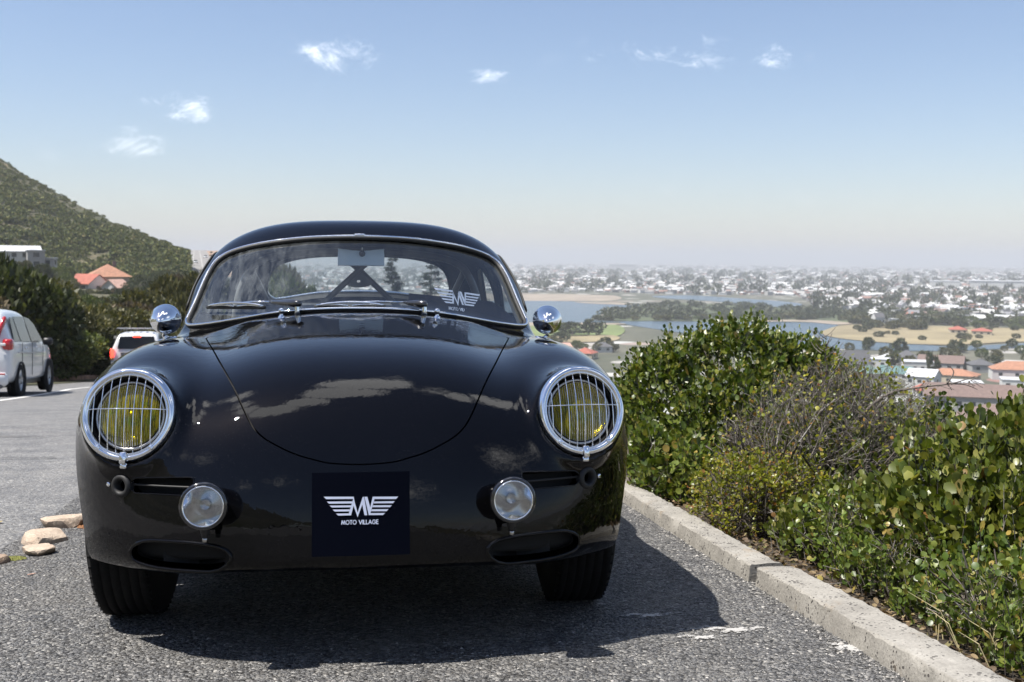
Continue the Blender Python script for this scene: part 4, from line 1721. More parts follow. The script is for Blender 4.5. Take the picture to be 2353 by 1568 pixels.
# ================================================================= VEGETATION
def leaf_mat(name, stops, rough=.40, trans=.19, back=1.3):
    m, nt, out = material(name)
    g = nt.new('ShaderNodeNewGeometry')
    oi = nt.new('ShaderNodeObjectInfo')
    r = nt.math('FRACT', nt.math('ADD', g.outputs['Random Per Island'], oi.outputs['Random']))
    c = nt.ramp(r, stops).outputs[0]
    tcg = nt.new('ShaderNodeTexCoord').outputs['Object']
    c = nt.mix(1.0, c, nt.ramp(nt.noise(tcg, 3.2, 3, .6), [(.35, (.72, .74, .7)), (.65, (1.22, 1.18, 1.1))]).outputs[0], 'MULTIPLY')
    c = nt.mix(g.outputs['Backfacing'], c, nt.mix(1.0, c, (back, back * 1.02, back * 1.15), 'MULTIPLY'))
    p = nt.new('ShaderNodeBsdfPrincipled', Roughness=rough)
    p.inputs['Specular IOR Level'].default_value = .5
    nt.put(p, 'Base Color', c)
    t = nt.new('ShaderNodeBsdfTranslucent')
    nt.put(t, 'Color', nt.mix(1.0, c, (1.5, 1.5, .7), 'MULTIPLY'))
    mx = nt.new('ShaderNodeMixShader', i0=trans, i1=p, i2=t)
    nt.l.new(mx.outputs[0], out.inputs[0])
    return m


LEAF_A = leaf_mat('broad_leaf_green', [(0, (0.0341, 0.0595, 0.0079)), (0.35, (0.0617, 0.0913, 0.0118)), (0.7, (0.0978, 0.1241, 0.0173)), (0.9, (0.1596, 0.1737, 0.0354)), (0.97, (0.2341, 0.2233, 0.0748)), (1, (0.1809, 0.1191, 0.0236))])
LEAF_C = leaf_mat('broad_leaf_olive', [(0, (0.0416, 0.0632, 0.0082)), (0.35, (0.078, 0.102, 0.0146)), (0.7, (0.1195, 0.1376, 0.0226)), (0.9, (0.187, 0.1886, 0.0445)), (0.97, (0.2597, 0.2447, 0.0809)), (1, (0.2078, 0.102, 0.0323))])
LEAF_D = leaf_mat('small_leaf_lime', [(0, (0.0842, 0.1082, 0.0108)), (0.5, (0.1685, 0.1804, 0.0198)), (0.85, (0.2808, 0.2645, 0.0405)), (1, (0.337, 0.1442, 0.054))], trans=.35)
LEAF_S = leaf_mat('succulent_leaf', [(0, (0.0506, 0.0838, 0.0127)), (0.5, (0.09, 0.1282, 0.02)), (0.9, (0.1575, 0.1775, 0.0364)), (1, (0.2812, 0.1972, 0.0546))])
BARK, nt, out = material('grey_bark')
g = nt.new('ShaderNodeNewGeometry')
tcg = nt.new('ShaderNodeTexCoord').outputs['Object']
c = nt.ramp(g.outputs['Random Per Island'], [(0, (.055, .042, .034)), (.5, (.12, .10, .085)), (.85, (.21, .19, .17)), (1, (.34, .32, .29))]).outputs[0]
c = nt.mix(1.0, c, nt.ramp(nt.noise(tcg, 60, 4, .7), [(.3, (.6, .6, .6)), (.7, (1.3, 1.3, 1.3))]).outputs[0], 'MULTIPLY')
p = nt.new('ShaderNodeBsdfPrincipled', Roughness=.85)
nt.put(p, 'Base Color', c)
nt.l.new(p.outputs[0], out.inputs[0])

LT = np.array([(0, 0, 0), (-.30, .20, .02), (-.44, .50, .05), (-.36, .80, .05), (0, 1.0, .02), (.36, .80, .05), (.44, .50, .05), (.30, .20, .02), (0, .52, -.05)])
LF = np.array([(8, (k + 1) % 8, k) for k in range(8)])
LEAF_ME = {}


def frames(axis, nrm):
    a = axis / (np.linalg.norm(axis, axis=1, keepdims=True) + 1e-9)
    n = nrm - a * (nrm * a).sum(1, keepdims=True)
    n = n / (np.linalg.norm(n, axis=1, keepdims=True) + 1e-9)
    s = np.cross(a, n)
    return s, a, n


def leaves_np(pos, axis, nrm, size, wid=1.0, T0=LT, F0=LF):
    s, a, n = frames(axis, nrm)
    k = len(T0)
    V = pos[:, None, :] + size[:, None, None] * (T0[None, :, 0, None] * wid * s[:, None, :] + T0[None, :, 1, None] * a[:, None, :] + T0[None, :, 2, None] * n[:, None, :])
    F = (np.arange(len(pos)) * k)[:, None, None] + F0[None]
    return V.reshape(-1, 3), F.reshape(-1, 3)


def tube_np(P0, P1, r0, r1, seg=3):
    """many straight tapered twigs at once"""
    d = P1 - P0
    L = np.linalg.norm(d, axis=1, keepdims=True)
    a = d / (L + 1e-9)
    ref = np.where(np.abs(a[:, 2:3]) < .9, np.array([[0, 0, 1.]]), np.array([[1., 0, 0]]))
    u = np.cross(a, ref)
    u /= np.linalg.norm(u, axis=1, keepdims=True)
    v = np.cross(a, u)
    V = []
    for (P, r) in ((P0, r0), (P1, r1)):
        for k in range(seg):
            an = 2 * math.pi * k / seg
            V.append(P + (u * math.cos(an) + v * math.sin(an)) * r[:, None])
    V = np.stack(V, 1).reshape(-1, 3)
    F = []
    for k in range(seg):
        k2 = (k + 1) % seg
        F.append((k, k2, seg + k2))
        F.append((k, seg + k2, seg + k))
    F = (np.arange(len(P0)) * 2 * seg)[:, None, None] + np.array(F)[None]
    return V, F.reshape(-1, 3)


def blob_points(rn, blobs, n, shell=(.80, 1.02)):
    """points near the surface of a union of ellipsoids; returns points and outward normals"""
    B = np.array([list(b) for b in blobs], float)       # cx cy cz rx ry rz
    area = (B[:, 3] * B[:, 4] + B[:, 3] * B[:, 5] + B[:, 4] * B[:, 5])
    idx = rn.choice(len(B), n * 2, p=area / area.sum())
    d = rn.normal(size=(n * 2, 3))
    d /= np.linalg.norm(d, axis=1, keepdims=True)
    rr = rn.uniform(shell[0], shell[1], n * 2)
    c = B[idx]
    P = c[:, :3] + d * c[:, 3:] * rr[:, None]
    N = d / c[:, 3:]
    N /= np.linalg.norm(N, axis=1, keepdims=True)
    keep = np.ones(len(P), bool)
    for j in range(len(B)):
        q = (((P - B[j, :3]) / B[j, 3:]) ** 2).sum(1)
        keep &= (q > .62) | (idx == j)
    keep &= P[:, 2] > .0
    return P[keep][:n], N[keep][:n]


CAML = CAMP.copy()


def broad_bush(label, base, blobs, n_shoots, leaf, per, mat, seed, npart=300, upw=.8, name='broad_leaf_bush', branches=10, wid=1.0):
    """evergreen with upright shoots of rounded leaves"""
    rn = np.random.default_rng(seed)
    root = thing(name, label, 'bush', base)
    P, N = blob_points(rn, blobs, int(n_shoots * 1.5), (.70, 1.06))
    nz_ = np.array([mnoise.noise((p[0] * 6.5 + seed, p[1] * 6.5, p[2] * 6.5)) + .5 * mnoise.noise((p[0] * 15, p[1] * 15, p[2] * 15 + seed)) for p in P])
    kp = (nz_ > -.07) | (rn.random(len(P)) < .10)
    P, N = P[kp][:n_shoots], N[kp][:n_shoots]
    D = N * .55 + np.array([0, 0, upw]) + rn.normal(0, .28, P.shape)
    D /= np.linalg.norm(D, axis=1, keepdims=True)
    pos, ax, nr, sz = [], [], [], []
    SH0, SH1 = [], []
    for k in range(per):
        t = k / max(per - 1, 1)
        back = leaf * .62 * k
        ang = k * 2.4 + rn.uniform(0, 6.28, len(P))
        ref = np.cross(D, rn.normal(size=P.shape))
        u = ref / (np.linalg.norm(ref, axis=1, keepdims=True) + 1e-9)
        v = np.cross(D, u)
        rad = u * np.cos(ang)[:, None] + v * np.sin(ang)[:, None]
        spread = .25 + .60 * t
        a = D * (1 - .35 * t) + rad * spread
        a /= np.linalg.norm(a, axis=1, keepdims=True)
        p = P - D * back + rad * leaf * .08
        keep = rn.random(len(P)) < (1 - .35 * t)
        keep &= p[:, 2] > .01
        pos.append(p[keep])
        ax.append(a[keep])
        nr.append((D * (.6 + .5 * t) - rad * .8 + rn.normal(0, .25, P.shape))[keep])
        s_ = leaf * rn.uniform(.62, 1.15, len(P)) * (.75 + .25 * min(1, k / 2))
        sz.append(s_[keep])
    Pi, Ni = blob_points(rn, blobs, int(n_shoots * 1.6), (.35, .78))
    pos.append(Pi)
    ax.append(Ni * .5 + rn.normal(0, .7, Pi.shape) + np.array([0, 0, .4]))
    nr.append(Ni + rn.normal(0, .6, Pi.shape))
    sz.append(leaf * rn.uniform(.9, 1.7, len(Pi)))
    pos, ax, nr, sz = map(np.concatenate, (pos, ax, nr, sz))
    # the largest as seen from the lay-by become leaves of their own
    wp = pos + np.array(base)
    dist = np.linalg.norm(wp - CAML, axis=1)
    ctr = np.mean(np.array([b[:3] for b in blobs]), axis=0)
    facing = ((pos - ctr) * (CAML - (ctr + np.array(base)))).sum(1)
    score = sz / dist * (facing > 0)
    order = np.argsort(-score)
    top = order[:npart]
    rest = order[npart:]
    V, F = leaves_np(pos[rest], ax[rest], nr[rest], sz[rest], wid)
    obj('foliage', V, F, mat, root, True, None, 'stuff')
    key = mat.name + str(wid)
    if key not in LEAF_ME:
        LEAF_ME[key] = mesh_from('leaf', LT * np.array([wid, 1, 1]), LF, mat)
    s, a, n = frames(ax[top], nr[top])
    for i, j in enumerate(top):
        o = bpy.data.objects.new('leaf', LEAF_ME[key])
        COL.objects.link(o)
        o.parent = root
        M = Matrix((s[i] * sz[j], a[i] * sz[j], n[i] * sz[j])).transposed().to_4x4()
        M.translation = Vector(pos[j])
        o.matrix_basis = M
    # shoots and inner wood
    k = rn.choice(len(P), min(len(P), 900), replace=False)
    V, F = tube_np(P[k] - D[k] * leaf * .62 * per * 1.3, P[k], np.full(len(k), leaf * .055), np.full(len(k), leaf * .03))
    obj('twigs', V, F, BARK, root, False, None, 'stuff')
    for b in range(branches):
        e = P[rn.integers(len(P))]
        mb = MB()
        st = np.array([rn.uniform(-.12, .12), rn.uniform(-.12, .12), -.05]) + np.array([ctr[0], ctr[1], 0])
        mid = st * .5 + e * .5 + np.array([rn.uniform(-.1, .1), rn.uniform(-.1, .1), -.06])
        pts = spline([tuple(st), tuple(mid), tuple(e)], 4, False)
        mb.tube(pts, [.016 * (1 - .75 * i / (len(pts) - 1)) for i in range(len(pts))], 5)
        mb.build('branch', BARK, root, True)
    return root


def twig_bush(label, base, blobs, n_main, seed, leafmat=None, nleaf=0, leaf=.012, depth=4, L0=.34, r0=.008, upw=.35, name='dry_twig_bush', npart=0, inner=0):
    rn = np.random.default_rng(seed)
    root = thing(name, label, 'bush', base)
    B = np.array(blobs, float)
    segs = []
    tips = []
    ctr = B[:, :3].mean(0)

    def inside(p):
        return any((((p - b[:3]) / b[3:]) ** 2).sum() < 1.0 for b in B)

    def grow(p, d, L, r, lv):
        if lv == 0:
            tips.append((p, d))
            return
        n = 3
        for k in range(n):
            d2 = d + rn.normal(0, .22, 3) + np.array([0, 0, .04])
            d2 /= np.linalg.norm(d2)
            q = p + d2 * L / n
            if not inside(q) and lv < depth:
                tips.append((p, d))
                return
            segs.append((p, q, r, r * .82, lv))
            r *= .82
            p, d = q, d2
            if rn.random() < .75:
                s = d + rn.normal(0, .62, 3)
                s /= np.linalg.norm(s)
                grow(p, s, L * rn.uniform(.5, .8), r * .68, lv - 1)
        grow(p, d, L * .7, r * .8, lv - 1)
    for k in range(n_main):
        b = B[rn.integers(len(B))]
        p = np.array([b[0] + rn.uniform(-.4, .4) * b[3], b[1] + rn.uniform(-.4, .4) * b[4], rn.uniform(.0, .25) * b[2]])
        d = np.array([rn.normal(0, .7), rn.normal(0, .7), upw + rn.random()])
        d /= np.linalg.norm(d)
        grow(p, d, L0 * rn.uniform(.7, 1.3), r0 * rn.uniform(.6, 1.2), depth)
    thick = [s for s in segs if s[4] >= depth]
    thin = [s for s in segs if s[4] < depth]
    if len(thin):
        A = np.array([s[0] for s in thin]); Bq = np.array([s[1] for s in thin])
        V, F = tube_np(A, Bq, np.array([max(s[2], .0009) for s in thin]), np.array([max(s[3], .0007) for s in thin]))
        obj('twigs', V, F, BARK, root, False, None, 'stuff')
    if thick:
        A = np.array([s[0] for s in thick]); Bq = np.array([s[1] for s in thick])
        V, F = tube_np(A, Bq, np.array([s[2] for s in thick]), np.array([s[3] for s in thick]), 5)
        obj('branches', V, F, BARK, root, False, None, 'stuff')
    if leafmat and nleaf and tips:
        idx = rn.integers(len(tips), size=nleaf)
        P = np.array([tips[i][0] for i in idx]) + rn.normal(0, leaf * 1.1, (nleaf, 3))
        D = np.array([tips[i][1] for i in idx]) + rn.normal(0, .6, (nleaf, 3))
        V, F = leaves_np(P, D, rn.normal(0, 1, (nleaf, 3)) + np.array([0, 0, .8]), leaf * rn.uniform(.6, 1.3, nleaf))
        obj('foliage', V, F, leafmat, root, True, None, 'stuff')
    return root


# --- bushes along the kerb (lay-by frame)
broad_bush('large dense dark green round-leaved bush beyond the kerb, right behind the black coupe', (1.98, 2.55, 0),
           [(0, 0, .36, .56, .50, .46), (-.30, -.10, .50, .30, .30, .33), (.06, -.05, .60, .34, .34, .32), (.40, 0, .52, .26, .32, .30), (-.10, -.30, .34, .44, .30, .36), (.62, .10, .34, .26, .3, .34), (-.42, .1, .40, .22, .3, .34), (-.34, -.45, .20, .22, .25, .24)],
           3000, .033, 6, LEAF_A, 21, wid=.86)
broad_bush('tall olive round-leaved bush filling the right picture edge beyond the near kerb', (2.07, .10, 0),
           [(0, 0, .27, .42, .42, .30), (.22, .0, .38, .30, .30, .26), (-.12, -.05, .26, .26, .28, .24), (.38, -.10, .36, .32, .36, .28), (-.05, -.30, .22, .40, .26, .24), (.34, -.42, .24, .34, .3, .28), (-.30, -.06, .22, .18, .2, .18)],
           2500, .036, 6, LEAF_C, 33, wid=.82, upw=1.1)
broad_bush('low fresh green leafy shrub at the kerb under the large dark green bush', (1.42, 2.05, 0),
           [(0, 0, .18, .14, .34, .22), (.12, -.25, .14, .14, .22, .20)], 420, .030, 5, LEAF_S, 44, 120, name='leafy_shrub', branches=4)
twig_bush('tangled leafless dry bush of grey twigs between the two big evergreens', (1.98, 1.20, 0),
          [(0, 0, .28, .50, .50, .42), (.22, .1, .36, .34, .34, .36), (-.2, -.1, .22, .34, .36, .32)], 150, 5, LEAF_D, 2600, .016, 4, .36, .0065)
twig_bush('low shrub with tiny yellow-green leaves leaning over the kerb below the dry tangle', (1.52, 1.02, 0),
          [(0, 0, .13, .20, .34, .19), (.12, -.12, .14, .20, .26, .2)], 90, 6, LEAF_D, 5200, .013, 3, .22, .0035, name='small_leaf_shrub')
twig_bush('low twiggy undergrowth along the kerb below the olive bush', (1.62, -.10, 0),
          [(0, 0, .08, .17, .42, .14), (.05, .40, .10, .18, .30, .16), (.0, -.55, .08, .16, .34, .12)], 90, 7, LEAF_S, 1500, .018, 3, .20, .0032, name='undergrowth')
broad_bush('low bright green upright succulent shrub at the lower right corner beside the kerb', (1.70, -.62, 0),
           [(0, 0, .10, .16, .24, .14), (.10, .25, .12, .18, .22, .16), (.25, -.1, .14, .2, .25, .16)], 520, .022, 6, LEAF_S, 55, 200, upw=1.2, name='succulent_shrub', branches=3, wid=.8)
broad_bush('trailing green round-leaved shoots spilling between the low scraggy shrub and the olive bush', (1.62, .52, 0),
           [(0, 0, .08, .15, .30, .12), (.14, .05, .13, .16, .25, .15)], 260, .028, 5, LEAF_C, 66, 120, name='leafy_shrub', branches=3)

broad_bush('dark evergreen bush added behind the leafless dry tangle to darken its gaps', (2.22, 1.42, 0),  # added so that the gaps of the dry tangle look dark
           [(0, 0, .22, .52, .42, .30), (-.25, -.15, .18, .34, .34, .28), (.3, 0, .26, .34, .34, .26)], 900, .034, 5, LEAF_A, 88, 60, branches=4)
broad_bush('row of low succulent shoots hugging the near kerb under the olive bush', (1.56, -.28, 0),
           [(0, -.55, .05, .11, .26, .11), (.02, -.15, .06, .12, .26, .12), (.0, .25, .06, .11, .26, .12), (.06, .60, .06, .12, .22, .13)], 560, .021, 5, LEAF_S, 99, 160, upw=1.3, name='succulent_shrub', branches=2, wid=.8)

# long bare branch reaching out over the town
rt_ = thing('bare_branch', 'long pale bare thorny branch reaching right over the town roofs above the dry tangle', 'branch', (1.98, 1.20, 0))
def bare(pts, r, name='branch'):
    P = spline(pts, 5, False)
    return MB().tube(P, [max(r * (1 - .8 * i / (len(P) - 1)), .0012) for i in range(len(P))], 6).build(name, BARK, rt_, True)
bare([(.0, -.05, .30), (.10, -.08, .46), (.20, -.10, .545), (.34, -.12, .575), (.46, -.14, .590), (.56, -.15, .62)], .0085)
bare([(.46, -.14, .590), (.52, -.145, .585), (.57, -.15, .565)], .004)
bare([(.44, -.14, .590), (.47, -.14, .635), (.45, -.14, .665)], .004)
bare([(.20, -.10, .545), (.30, -.14, .54), (.36, -.16, .49)], .003)
bare([(-.05, .0, .45), (-.02, .0, .60), (-.03, .0, .72), (.0, .0, .80)], .006)
for k in range(26):
    t = random.random()
    x0 = -.03 + random.uniform(-.02, .02)
    z0 = .56 + .24 * t
    a = random.uniform(0, 6.28)
    L = random.uniform(.04, .10) * (1.1 - t * .5)
    bare([(x0, 0, z0), (x0 + L * .6 * math.cos(a), L * .6 * math.sin(a), z0 + L * .35), (x0 + L * math.cos(a), L * math.sin(a), z0 + L * .8)], .0022, 'twig')
for k in range(30):
    t = random.random()
    x0 = .20 + .38 * t
    z0 = .545 + .06 * t
    a = random.uniform(0, 6.28)
    L = random.uniform(.02, .06)
    bare([(x0, -.12 - .03 * t, z0), (x0 + L * .5, -.12 - .03 * t + L * math.sin(a), z0 + L * .6 * math.cos(a))], .0018, 'thorn')
rt_ = thing('bare_branch', 'thick grey dead branch lying at the foot of the dry tangle near the kerb', 'branch', (1.66, .60, 0))
bare([(-.06, .12, .16), (.02, .05, .12), (.12, -.04, .075), (.24, -.12, .05), (.34, -.14, .07)], .017)
bare([(.10, -.03, .08), (.14, .02, .13), (.15, .05, .19)], .008)

# dry grass blades by the lower right kerb
root = thing('grass_tuft', 'tuft of straw coloured grass blades beside the near kerb at the lower right', 'grass', (1.52, -.74, 0))
for k in range(40):
    a = random.uniform(0, 6.28)
    L = random.uniform(.08, .20)
    x0, y0 = random.uniform(-.05, .08), random.uniform(-.15, .15)
    MB().tube([(x0, y0, -.01), (x0 + .3 * L * math.cos(a), y0 + .3 * L * math.sin(a), L * .6), (x0 + .75 * L * math.cos(a), y0 + .75 * L * math.sin(a), L * .85)], [.0016, .0012, .0004], 3).build('grass_blade', simple('straw', (.42, .36, .20), .7), root)

# ---------------------------------------------------------------- hillside below the kerb (falls away to the plain)
SOIL = simple('dark_soil', (.035, .028, .02), .95, var=.5, vscale=12, bump=.5, bscale=30)
SCRUBG, nt, out = material('scrub_ground')
g = nt.new('ShaderNodeTexCoord').outputs['Object']
n1 = nt.noise(g, .08, 6, .65)
n2 = nt.noise(g, .9, 4, .6)
c = nt.ramp(n1, [(.3, (.035, .042, .018)), (.5, (.06, .062, .03)), (.72, (.12, .10, .06))]).outputs[0]
c = nt.mix(.7, c, nt.ramp(n2, [(.3, (.5, .5, .5)), (.7, (1.4, 1.4, 1.4))]).outputs[0], 'MULTIPLY')
p = nt.new('ShaderNodeBsdfPrincipled', Roughness=.95)
nt.put(p, 'Base Color', c)
nt.put(p, 'Normal', nt.new('ShaderNodeBump', Strength=.8, Distance=.5, Height=n2))
nt.l.new(p.outputs[0], out.inputs[0])


def ground_right(x, y):
    """world height right of the kerb"""
    d = max(x - 1.42, 0)
    base = -math.sin(SLOPE) * y + float(road_z(y)) - .02
    if y > 60:
        base = -math.sin(SLOPE) * 60 + float(road_z(60)) - .02 - (y - 60) * .11
    drop = .12 * d if d < 2 else .24 + (d - 2) * .36
    return max(base - drop + .25 * mnoise.noise((x * .08, y * .08, 0)) * min(d, 3), PZ - 1.0)


def ground_left(x, y):
    d = max(-9.5 + road_dx(y) - x, 0)
    yy = min(y, 110)
    base = -math.sin(SLOPE) * yy + float(road_z(yy))
    if y > 110:
        base += -2.5 * min(1, (y - 110) / 90)
    if y < 6:
        return base + .20 * min(d, 30) + max(0, d - 30) * .55
    return base + .26 * min(d, 14) + .02 * max(d - 14, 0) + .5 * mnoise.noise((x * .06, y * .06, 3)) * min(d / 4, 1)


xs = [1.36, 1.42, 1.7, 2.2, 3, 4, 6, 9, 13, 20, 30, 45, 65, 90, 120, 160, 220, 320]
grid_sheet('hillside', xs, [-60, -30, -14, -6, -3, -1.5, 0, 1.5, 3, 5, 8, 12, 18, 26, 36, 50, 65, 80, 100, 130, 170, 220, 280, 340, 420, 520], ground_right, SCRUBG, False)
xs = [-330, -260, -200, -150, -110, -80, -60, -45, -34, -26, -20, -16, -13.5, -12, -11.2, -10.5, -9.8, -9.1]
grid_sheet('bank', xs, [-300, -200, -120, -60, -30, -14, 0, 5, 14, 16, 24, 32, 40, 50, 60, 75, 90, 110, 140, 180, 220, 260, 300, 340, 380], ground_left, SCRUBG, False)
# verge beyond the end of the visible road
xs = [-12, -8.6, -6, -3, 0, 1.5]
grid_sheet('verge', xs, [58, 64, 72, 84, 100, 130, 180, 260, 380], lambda x, y: ground_left(-8.7, y) + (.3 if y > 60 else -.05), SCRUBG, False)

# low reddish kerb and leaf litter at the foot of the bank
root = thing('road_edge_kerb', 'low reddish brown stone kerb at the foot of the bank behind the white cars', 'kerb', (-9.25, 0, 0))
RED = simple('red_brown_stone', (.22, .13, .085), .9, var=.5, vscale=3)
for k in range(46):
    y = 7 + k * 1.02
    mb = MB().box((random.uniform(-.04, .04) + road_dx(y), y, float(road_z(y)) + .06), (.26, .96, .20), Matrix.Rotation(random.uniform(-.03, .03), 3, 'Z'), .03)
    mb.build('kerb_stone', RED, root)

grid_sheet('soil_strip', [1.37, 1.5, 1.7, 2.0, 2.4, 3.0], list(np.arange(-2.5, 8, .25)), lambda x, y: float(road_z(y)) + .012 + .02 * mnoise.noise((x * 6, y * 6, 0)) - .12 * max(x - 1.42, 0), simple('leafy_soil', (.045, .034, .023), .95, var=.6, vscale=25, bump=1, bscale=70))
rn = np.random.default_rng(77)
n = 5200
P_ = np.stack([rn.uniform(1.37, 1.95, n), rn.uniform(-1.4, 3.0, n), np.zeros(n)], 1)
P_[:, 2] = np.array([float(road_z(y)) + .022 - .12 * max(x - 1.42, 0) for x, y, z in P_])
V, F = leaves_np(P_, rn.normal(0, 1, P_.shape) * np.array([1, 1, .35]), np.array([0, 0, 1.]) + rn.normal(0, .5, P_.shape), rn.uniform(.008, .026, n), .7)
obj('leaf_litter', V, F, leaf_mat('dead_leaves', [(0, (.05, .03, .018)), (.5, (.13, .085, .045)), (.85, (.24, .18, .10)), (1, (.10, .11, .03))], .7, .1), None, True, None, 'stuff').matrix_world = T

# ---------------------------------------------------------------- shrubs on the bank
SHRUB = [leaf_mat('shrub_%s' % nm, st, .6, .2, 1.15) for nm, st in (
    ('deep', [(0, (0.0176, 0.0262, 0.0063)), (.5, (0.0331, 0.0444, 0.0099)), (1, (0.0661, 0.0756, 0.0198))]),
    ('olive', [(0, (0.0331, 0.0383, 0.009)), (.5, (0.0639, 0.0645, 0.0162)), (1, (0.1268, 0.1129, 0.036))]),
    ('brown', [(0, (0.0386, 0.0282, 0.0162)), (.5, (0.0793, 0.0585, 0.0324)), (1, (0.1653, 0.131, 0.0765))]),
    ('bright', [(0, (0.0331, 0.0524, 0.009)), (.5, (0.0683, 0.0927, 0.0162)), (1, (0.1322, 0.1512, 0.036))]))]
ST = np.array([(-.5, 0, 0), (.5, 0, 0), (0, 1.0, .0)])
SFC = np.array([(0, 1, 2)])


def shrub_mesh(seed, nblob, n, leafsz, squash, tall=1.0):
    """unit shrub about 2 across: clumps of small leaves over lumpy lobes"""
    rn = np.random.default_rng(seed)
    blobs = [(0, 0, .55 * tall, .75, .75, .55 * tall)]
    for k in range(nblob):
        a = rn.uniform(0, 6.28)
        r = rn.uniform(.2, .75)
        s = rn.uniform(.22, .42)
        blobs.append((r * math.cos(a), r * math.sin(a), rn.uniform(.25, 1.0 * tall), s, s, s * squash))
    P, N = blob_points(rn, blobs, n, (.72, 1.08))
    D = N * .9 + np.array([0, 0, .35]) + rn.normal(0, .45, P.shape)
    V, F = leaves_np(P, D, N + rn.normal(0, .6, P.shape), leafsz * rn.uniform(.5, 1.4, len(P)), .8, ST, SFC)
    return V, F


SHM = []
for k, (sd, nb, n, ls, sq, tl) in enumerate(((101, 13, 9000, .075, .85, 1.0), (102, 17, 9000, .07, .7, 1.0), (103, 9, 8000, .085, 1.0, 1.15), (104, 20, 9000, .065, .8, .9))):
    V, F = shrub_mesh(sd, nb, n, ls, sq, tl)
    for j in range(4):
        SHM.append(mesh_from('shrub_foliage', V, F, SHRUB[j], True))
CORE = mesh_from('shrub_core', *(lambda v, f: (v, f))(*(lambda mb: (mb.v, mb.f))(MB().lathe([(0, .02), (.45, .1), (.55, .4), (.45, .75), (0, .95)], 10))), simple('shade_wood', (.02, .017, .012), .95), True)
STEMM = mesh_from('shrub_stems', *(lambda mb: (mb.v, mb.f))((lambda mb: [mb.tube([(0.05 * math.cos(a), .05 * math.sin(a), -.15), (.25 * math.cos(a), .25 * math.sin(a), .4), (.5 * math.cos(a), .5 * math.sin(a), .8)], [.035, .025, .012], 5) for a in (0, .9, 1.9, 2.8, 3.7, 4.6, 5.5)] and mb)(MB())), BARK, True)


def shrub(x, y, w, h, var, colr, label, rz=None, z=None, group=None, name='shrub', gf=ground_left):
    o = bpy.data.objects.new(name, None)
    COL.objects.link(o)
    zz = gf(x, y) if z is None else z
    o.matrix_world = Matrix.Translation((x, y, zz - .1)) @ Matrix.Rotation(rng.uniform(0, 6.28) if rz is None else rz, 4, 'Z') @ Matrix.Diagonal((w / 2, w / 2, h / 1.15, 1))
    tag(o, label, 'shrub', group)
    for me, nm in ((SHM[var * 4 + colr], 'foliage'), (STEMM, 'stems')):
        c = bpy.data.objects.new(nm, me)
        COL.objects.link(c)
        c.parent = o
        if nm == 'foliage':
            c['kind'] = 'stuff'
    return o


def bearing(px, d):
    """ground position (x, y) on the view bearing px at distance d"""
    v = dirw(px, 784)
    k = d / math.hypot(v[0], v[1])
    return CW[0] + v[0] * k, CW[1] + v[1] * k


def elev(v, d):
    return CW[2] + d * math.tan(math.asin(dirw(1176, v)[2]))


def shrub_at(px, vtop, d, w, var, colr, label, hmin=1.2, **kw):
    x, y = bearing(px, d)
    gf = kw.pop('gf', ground_left)
    z0 = gf(x, y)
    h = max((elev(vtop, d) - z0) * .93, hmin)
    return shrub(x, y, w, h, var, colr, label, gf=gf, **kw)


special = [
    (15, 596, 42, 4.8, 0, 0, 'near black-green shrub at the left picture edge below the white hillside house'),
    (75, 650, 46, 5.1, 1, 1, 'olive shrub on the bank right above the roof of the white people carrier'),
    (150, 702, 50, 5.1, 2, 1, 'olive brown shrub on the bank between the people carrier and the red roofs'),
    (95, 730, 44, 4.5, 3, 3, 'bright green low shrub on the bank just over the people carrier windows'),
    (170, 770, 50, 5.2, 0, 0, 'darkest shrub on the bank, in front of the bonnet of the white people carrier'),
    (245, 700, 60, 5.8, 1, 1, 'broad olive shrub on the bank below the two red roofs'),
    (225, 770, 56, 5.0, 3, 2, 'brown twiggy shrub on the bank between the two white cars'),
    (300, 705, 66, 5.8, 2, 2, 'grey brown shrub on the bank above the white off-roader'),
    (345, 672, 74, 6.4, 0, 1, 'large rounded olive shrub left of the distant hill road'),
    (415, 636, 92, 7.5, 1, 1, 'tall rounded olive tree-like shrub just below the distant hill road'),
    (460, 628, 104, 7.2, 3, 1, 'rounded shrub partly hidden behind the left windscreen pillar of the coupe'),
    (400, 740, 86, 6.1, 3, 3, 'fresh green shrub behind the left wing mirror of the coupe'),
    (270, 790, 62, 3.9, 2, 3, 'low green shrub at the road edge beside the white off-roader'),
    (355, 725, 78, 5.8, 2, 0, 'dark green shrub directly above the roof bars of the white off-roader'),
]
for (px, vt, d, wd, va, co, lb) in special:
    shrub_at(px, vt, d, wd, va, co, lb)
rn = np.random.default_rng(91)
k = 0
for i in range(420):
    d = rn.uniform(20, 115)
    px = rn.uniform(-260, 500)
    x, y = bearing(px, d)
    if x > -11.6:
        continue
    # upper outline of the shrubs across the picture
    lim = np.interp(px, [-260, 0, 60, 130, 200, 260, 310, 360, 420, 500], [560, 602, 628, 672, 704, 716, 700, 655, 632, 622])
    vt = lim + rn.uniform(2, 60) + max(0, (45 - d)) * 2.2
    z0 = ground_left(x, y)
    h = elev(vt, d) - z0
    h = min(max(h * .9, 1.0), 4.8 + d * .03)
    if elev(vt, d) - z0 < .8:
        h = rn.uniform(.9, 1.3)
        if elev(lim, d) < z0 + h:
            continue
    k += 1
    co = int(rn.choice([0, 0, 1, 1, 1, 2, 2, 3]))
    va = int(rn.integers(4))
    shrub(x, y, rn.uniform(1.6, 3.2) * (1 + d / 110), h, va, co, '%s %s shrub in the thicket covering the bank left of the road' % (('dark green', 'olive', 'brownish', 'bright green')[co], ('dense', 'lumpy', 'upright', 'spreading')[va]), group='shrubs of the thicket on the bank')
    if k > 150:
        break
